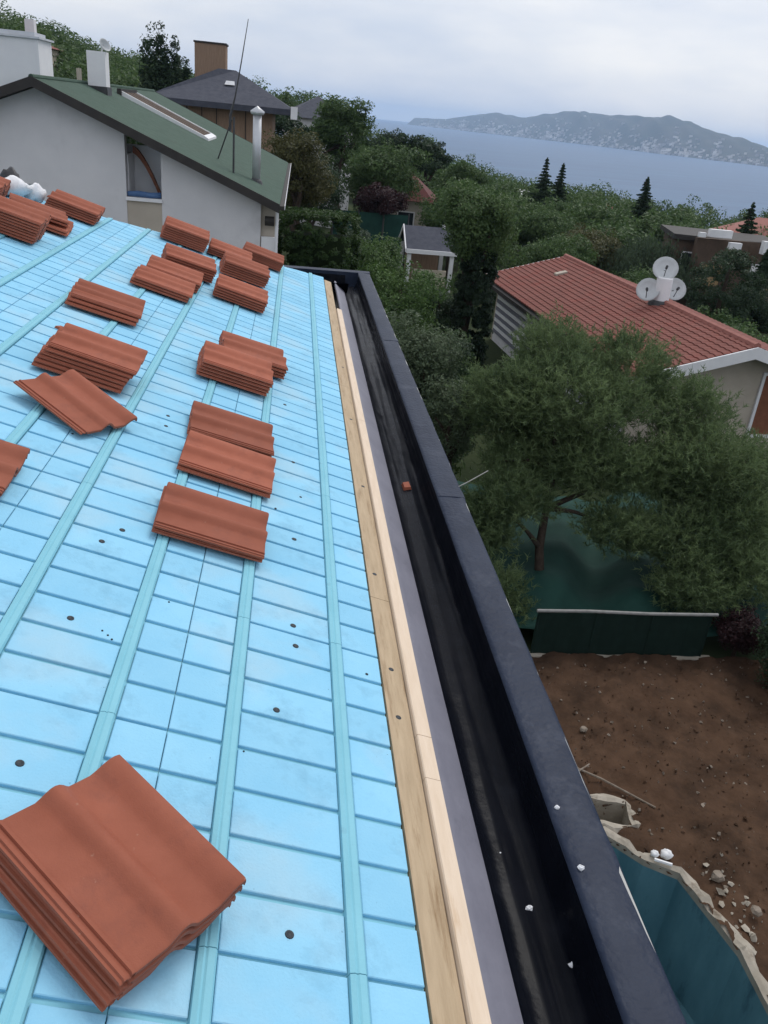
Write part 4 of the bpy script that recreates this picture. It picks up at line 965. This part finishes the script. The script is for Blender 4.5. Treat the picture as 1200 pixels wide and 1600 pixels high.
# two near pines
def pine(x, y, z0, blobs, limbs, top, lab, nt_=1):
    seedc[0] += 1; t = thing('pine_tree', (x, y, z0), lab, 'tree')
    crown_obj(needles(seedc[0], [(a, b, int(n_*1.2), d) for a, b, n_, d in blobs], .12, 12, .0085, .16, 8), LM['pine'], t); trunk_obj(t, (x, y, z0-.2), top, .12, limbs, seedc[0]); return t
pine(4.75, 10.9, G, [((5.4, 13.2, -3.1), (1.9, 1.5, 1.1), 420, 'round'), ((4.3, 13.5, -3.4), (1.1, 1.0, .85), 190, 'round'), ((6.9, 14.0, -2.7), (1.2, 1.1, .95), 210, 'round'), ((5.9, 12.2, -4.1), (1.4, 1.0, .7), 210, 'round'), ((4.2, 11.8, -4.7), (.8, .8, .55), 110, 'round'), ((3.75, 10.4, -6.1), (.6, .6, .65), 90, 'round'), ((3.6, 11.6, -5.3), (.7, .7, .6), 90, 'round'), ((6.3, 11.3, -5.05), (1.0, .7, .45), 110, 'round'), ((5.3, 14.2, -2.3), (.9, .9, .6), 120, 'round'), ((4.5, 12.7, -4.2), (1.0, .8, .5), 100, 'round')],
     [(3, (5.9, 11.5, -5.0)), (3, (6.9, 12.4, -4.6)), (4, (4.1, 12.4, -4.2)), (4, (5.8, 13.0, -3.4)), (2, (4.2, 11.3, -5.0))], (5.1, 12.6, -3.6), 'large pine with dark forked trunk leaning over the green net')
pine(8.3, 12.9, G, [((8.1, 12.3, -4.2), (1.45, 1.2, 1.05), 330, 'round'), ((7.6, 11.2, -5.2), (1.1, .9, .75), 190, 'round'), ((8.7, 11.6, -4.9), (.9, .9, .8), 150, 'round'), ((8.1, 13.4, -3.3), (1.0, .9, .8), 150, 'round'), ((7.2, 12.4, -4.2), (.9, .8, .7), 110, 'round'), ((7.5, 10.3, -5.75), (.9, .55, .45), 100, 'round'), ((9.2, 12.6, -4.3), (.9, .9, .9), 140, 'round'), ((8.9, 10.6, -5.6), (.9, .6, .6), 110, 'round')],
     [(3, (7.5, 11.6, -5.0)), (3, (8.7, 11.8, -4.8)), (4, (8.0, 13.2, -3.6))], (8.2, 12.7, -4.0), 'bushy pine on the right leaning over the fence end')
# shrubs near the parapet
tree('shrub', 2.75, 15.6, -1.9, -4.6, 2.0, 'olive', 'grey green olive like shrub between the parapet and the pine', .06, 120, 55, cat='shrub')
tree('shrub', 3.35, 14.3, -2.8, -5.4, 1.6, 'olive', 'second grey green shrub tucked against the left of the large pine', .055, 90, 50, cat='shrub')
tree('shrub', 2.2, 12.8, -3.3, -6.0, 1.5, 'dark', 'dark shrub close behind the parapet left of the pine', .055, 90, 50, cat='shrub')
tree('shrub', 2.9, 12.3, -4.6, -6.6, 1.6, 'olive', 'low pale shrub beneath the olive like shrubs by the parapet', .05, 90, 50, cat='shrub')
tree('shrub', 8.75, 8.6, -5.2, -7.0, 1.7, 'dark', 'dark evergreen shrub at the right edge beside the soil', .045, 110, 60, cat='shrub')
tree('shrub', 9.3, 7.2, -5.6, -7.0, 1.6, 'dark', 'lower dark shrub at right edge nearer the pool', .045, 100, 60, cat='shrub')
tree('shrub', 8.25, 9.6, -5.6, -6.8, 1.1, 'plum', 'reddish brown dry shrub at the right end of the fence', .04, 70, 50, cat='shrub')
tree('shrub', 3.0, 22.5, -2.0, -4.8, 2.9, 'mid', 'bright green garden shrub right of the parapet corner', .075, 110, 55, cat='shrub')
tree('shrub', 3.7, 18.5, -3.3, -5.9, 2.0, 'dark', 'dark green garden shrub in front of the ivy clad tree', .07, 100, 55, cat='shrub')
tree('shrub', 2.0, 19.5, -2.4, -5.4, 2.0, 'mid', 'leafy shrub just behind the parapet corner', .065, 100, 55, cat='shrub')
tree('shrub', 2.9, 30, -2.15, -4.8, 2.6, 'mid', 'green shrub in front of the garden pavilion left side', .085, 100, 55, cat='shrub')
tree('shrub', 5.4, 29, -3.6, -6.0, 2.6, 'dark', 'low dark shrub below the pavilion bench', .085, 80, 55, cat='shrub')
tree('shrub', 2.6, 38, -2.8, -5.2, 2.2, 'willow', 'greyish shrub at the right end of the tall hedge', .09, 70, 50, cat='shrub')
# clipped hedge beside the white house
hg = thing('hedge', (.55, 27, G), 'tall clipped dark green hedge right of the white house', 'hedge')
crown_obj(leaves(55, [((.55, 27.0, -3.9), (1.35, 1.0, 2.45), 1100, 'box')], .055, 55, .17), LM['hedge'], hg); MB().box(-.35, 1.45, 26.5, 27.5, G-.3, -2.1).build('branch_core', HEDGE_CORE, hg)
# ivy clad tree
iv = tree('ivy_tree', 6.0, 27.0, .50, -3.3, 3.1, 'wood', 'round green tree on an ivy covered trunk left of the red roof', .085, 170, 60)
crown_obj(leaves(61, [((6.2, 26.8, -4.3), (.66, .66, 2.7), 330, 'column')], .06, 80, .17), LM['ivy'], iv, 'ivy')
# middle distance
tree('conifer', -9.3, 60, 6.15, -1.5, 4.2, 'dark', 'feathery dark conifer with several pointed tips behind the green roof', .15, 0, 11, blobs=[((-9.3+dx, 60+dy, 2.0+dz), (rr*1.35, rr*1.35, hh*1.05), nn*5, 'cone') for dx, dy, dz, rr, hh, nn in ((0, 0, .5, .75, 3.4, 60), (-1.0, .3, .0, .65, 3.1, 45), (.9, .2, .2, .65, 3.1, 45), (1.5, .5, -.6, .55, 2.7, 35), (-.5, -.4, .2, .6, 3.5, 40), (.4, -.3, -.2, .6, 3.2, 40))], cr=.34)
tree('deciduous_tree', -.15, 36.5, 1.65, -3.2, 3.2, 'brown', 'tree with brownish yellow foliage right of the green roof', .10, 130, 60)
tree('deciduous_tree', 2.6, 60, 3.35, -3.0, 4.6, 'wood', 'tall broad tree rising to the horizon right of the dark roof', .15, 130, 60)
tree('deciduous_tree', -.6, 56, 2.2, -3.0, 3.6, 'dark', 'dark tree behind the brownish tree near the dark roof', .15, 90, 55)
tree('deciduous_tree', .5, 46, -.2, -4.5, 4.2, 'dark', 'dark leafy tree directly above the clipped hedge', .12, 100, 60)
tree('umbrella_pine', 7.7, 75, .95, -2.6, 3.9, 'dark', 'dark round pine standing out left against the sea', .17, 90, 50)
tree('umbrella_pine', 11.1, 75, .65, -2.8, 4.9, 'dark', 'wider dark pine standing out against the sea', .17, 110, 50)
tree('umbrella_pine', 15.6, 80, -1.15, -4.6, 4.4, 'wood', 'low round pine right of the wider dark pine by the sea', .17, 90, 50)
tree('deciduous_tree', 5.2, 54, .6, -4.2, 6.2, 'wood', 'broad mid green tree in the middle below the dark pines', .14, 150, 60)
tree('plum_tree', 4.8, 50, -1.3, -4.4, 3.4, 'plum', 'dark purple leaved plum tree above the green screen', .12, 90, 55)
tree('deciduous_tree', 9.6, 51, -1.1, -6.0, 5.0, 'wood', 'green tree behind the pavilion right side', .13, 130, 60)
tree('deciduous_tree', 12.5, 58, -1.4, -6.5, 5.4, 'mid', 'fresh green tree behind the ivy clad tree crown', .14, 120, 60)
tree('deciduous_tree', 18.0, 60, -2.5, -7.2, 6.2, 'wood', 'green tree right of the ivy clad tree below the spruces', .14, 140, 60)
tree('deciduous_tree', 19.3, 53, -3.2, -7.2, 5.6, 'brown', 'brownish tree just above the red roof apex', .13, 120, 60)
tree('willow_tree', 22.4, 50, -2.2, -8.2, 6.8, 'willow', 'big grey green weeping tree behind the satellite dishes', .15, 150, 60, droop=.9)
tree('conifer', 22.9, 41, -3.1, -8.0, 3.6, 'dark', 'dark conifer right of the satellite dishes', .11, 150, 50, shape='column', cr=.4)
tree('conifer', 26.2, 43.5, -4.4, -9.0, 3.6, 'dark', 'dark evergreen in front of the ochre villa', .11, 120, 50, cr=.4)
tree('deciduous_tree', 14.6, 45, -3.0, -7.2, 5.0, 'wood', 'green tree close behind the far gable of the red roof', .12, 120, 60)
tree('deciduous_tree', 28.0, 62, -3.2, -8.5, 6.0, 'wood', 'round tree behind the white roofed villa', .15, 120, 55)
tree('shrub', 10.5, 38.0, -4.4, -7.0, 3.2, 'dark', 'dark shrub at the far corner of the red roof', .10, 80, 50, cat='shrub')
tree('shrub', 15.5, 12.5, -5.3, -7.0, 2.4, 'mid', 'green garden shrub before the red roofed house gable', .06, 90, 55, cat='shrub')
bl = thing('flowering_plant', (7.42, 12.5, -6.0), 'small plant with white blossoms on the green shade net', 'plant')
crown_obj(leaves(71, [((7.42, 12.5, -5.72), (.16, .14, .10), 18, 'round')], .035, 14, .05), LM['bloom'], bl, 'blossom'); crown_obj(leaves(72, [((7.4, 12.5, -5.84), (.2, .18, .10), 18, 'round')], .04, 22, .06), LM['mid'], bl, 'foliage')

def spruce(x, y, top, bottom, width, lab, seed):
    z0 = float(terrain(x, y)); t = thing('spruce_tree', (x, y, z0), lab, 'tree'); r_ = np.random.default_rng(seed); VV = []
    n_ = 30; H = top-bottom
    for k in range(n_):
        f = k/(n_-1); z = top-.25-H*f**1.05; R_ = width/2*(f**.85)*r_.uniform(.78, 1.1)+.10
        for b in range(int(7+5*f)):
            a = r_.uniform(0, 6.283); L_ = R_*r_.uniform(.6, 1.08); m_ = int(26+60*L_)
            u = r_.uniform(.05, 1, m_); p = np.stack([x+np.cos(a)*L_*u, y+np.sin(a)*L_*u, z-.22*L_*u**1.5+.10*L_*u**4], 1)+r_.standard_normal((m_, 3))*np.array([.07, .07, .05])*(1.3-u)[:, None]*(.5+L_)
            d = r_.standard_normal((m_, 3))*.5+np.array([math.cos(a), math.sin(a), -.35]); d /= np.linalg.norm(d, axis=1)[:, None]
            nn = np.cross(d, r_.standard_normal((m_, 3))); nn /= np.linalg.norm(nn, axis=1)[:, None]; sz = r_.uniform(.07, .14, m_)[:, None]
            VV.append(np.stack([p-d*sz, p-nn*sz*.45, p+d*sz, p+nn*sz*.45], 1).reshape(-1, 3))
    m_ = 60; u = r_.uniform(0, 1, m_); p = np.stack([x+r_.normal(0, .03, m_), y+r_.normal(0, .03, m_), top-u*.7], 1); d = r_.standard_normal((m_, 3))*.6+np.array([0, 0, .6]); d /= np.linalg.norm(d, axis=1)[:, None]; nn = np.cross(d, r_.standard_normal((m_, 3))); nn /= np.linalg.norm(nn, axis=1)[:, None]
    VV.append(np.stack([p-d*.09, p-nn*.04, p+d*.09, p+nn*.04], 1).reshape(-1, 3))
    V = np.concatenate(VV); crown_obj((V, np.arange(len(V)).reshape(-1, 4)), LM['dark'], t); trunk_obj(t, (x, y, z0-.2), (x, y, top-.4), .10, [], seed)
spruce(23.1, 80, -.35, -8.5, 4.4, 'taller left one of the twin pointed spruces before the sea', 301)
spruce(24.9, 80.5, -.70, -8.5, 4.0, 'shorter right one of the twin pointed spruces before the sea', 302)
spruce(29.2, 70, -.85, -7.0, 3.8, 'single pointed spruce before the sea above the red roof', 303)
spruce(30.9, 55, -1.3, -9.5, 5.4, 'thin pointed spruce at the right edge before the white roofs', 304)
spruce(26.9, 44.5, -3.0, -8.6, 3.8, 'dark spruce standing before the brown villa', 305)

# woods that read as one mass
def wood(name, spots, lab, seed, kind='wood', leaf=.30):
    r_ = np.random.default_rng(seed); VV = []
    for x, y, top, w in spots:
        z0 = float(terrain(x, y)); h = max(2.5, min(top-z0, 9)); 
        bl_ = [((x, y, top-h*.42), (w/2, w/2, h*.42), 26, 'round')]+[((x+math.cos(a)*w*.28, y+math.sin(a)*w*.28, top-h*.35+r_.uniform(-.6, .5)), (w*.3, w*.3, h*.26), 9, 'round') for a in (r_.uniform(0, 6.3, 3))]
        V_, _ = leaves(int(r_.integers(1e9)), bl_, leaf*.6, 56, w*.15); VV.append(V_)
        a = np.linspace(0, 6.283, 7)[:-1]                       # its stem
        for k in range(6):
            p, q = a[k], a[(k+1) % 6]; VV.append(np.array([[x+.15*math.cos(p), y+.15*math.sin(p), z0-.5], [x+.15*math.cos(q), y+.15*math.sin(q), z0-.5], [x+.1*math.cos(q), y+.1*math.sin(q), top-h*.4], [x+.1*math.cos(p), y+.1*math.sin(p), top-h*.4]]))
    V = np.concatenate(VV); return struct(link(name, np_mesh(name, V, np.arange(len(V)).reshape(-1, 4)), LM[kind]), 'stuff', lab)
def skyline(az_): return np.interp(az_, [-30, -17, -13.6, -11.5, -9.7, -6.5, -3.5, -.75, 2.4, 4.1, 6.2, 8.2, 10.8, 13, 15.6, 20, 24, 28, 34], [3.7, 3.6, 3.1, 2.5, 2.2, 1.7, 1.5, 1.2, .9, -.3, -.9, -1.3, -2.3, -2.5, -2.7, -2.75, -3.0, -3.25, -3.4])
def band(a0, a1, n_, r0, r1, seed, w=(4.5, 7.5), jit=.25, low=0):
    r_ = np.random.default_rng(seed); out = []
    for k in range(n_):
        a = a0+(a1-a0)*(k+r_.uniform(0, 1))/n_; d = r_.uniform(r0, r1); x, y = CAM.x+d*math.sin(R(a)), CAM.y+d*math.cos(R(a))
        out.append((x, y, CAM.z+math.tan(R(skyline(a)-low*r_.uniform(.3, 1)+r_.normal()*jit))*d, r_.uniform(*w)))
    return out
wood('hillside_wood', band(-32, -4.5, 60, 95, 130, 1, (7, 10))+band(-32, -5, 46, 70, 90, 2, (5, 8), low=.9), 'dark umbrella pine wood covering the hillside at upper left', 21, 'wood', .30)
wood('coastal_wood', band(-4, 36, 70, 98, 128, 4, (5, 8))+band(9, 36, 50, 82, 97, 5, (4.5, 7), low=.9)+band(10, 36, 40, 64, 80, 6, (4, 6), low=2.0), 'belt of trees running along the coast before the sea', 22, 'wood', .28)
wood('garden_thicket', [(x, y, z, w) for x, y, z, w in ((4.0, 41, -3.9, 3), (9.5, 41, -4.6, 3.4), (12.5, 46, -3.9, 4), (16.5, 49, -4.2, 4.5), (13.5, 40, -4.8, 3.5), (17.5, 40, -4.9, 4), (20, 46, -5, 4.5), (24, 57, -4.5, 5), (21.0, 34, -5.4, 3.5), (19.5, 28, -5.6, 3.2), (6.2, 38, -4.9, 2.8), (8.8, 27, -5.4, 2.2), (7.4, 23, -5.3, 2.2), (6.5, 18, -5.0, 2.2), (5.0, 25.5, -4.8, 2.4), (3.6, 17.6, -4.9, 2.0), (22, 38, -5.6, 3), (30.5, 47, -6.3, 3.4), (27.5, 38, -6.6, 3.2), (2.0, 33, -3.9, 2.6), (3.5, 52, -3.0, 3), (10, 60, -2.6, 5), (14, 66, -2.8, 5), (8.0, 66, -1.9, 5))], 'tangle of garden greenery filling the ground between the houses', 23, 'wood', .15)
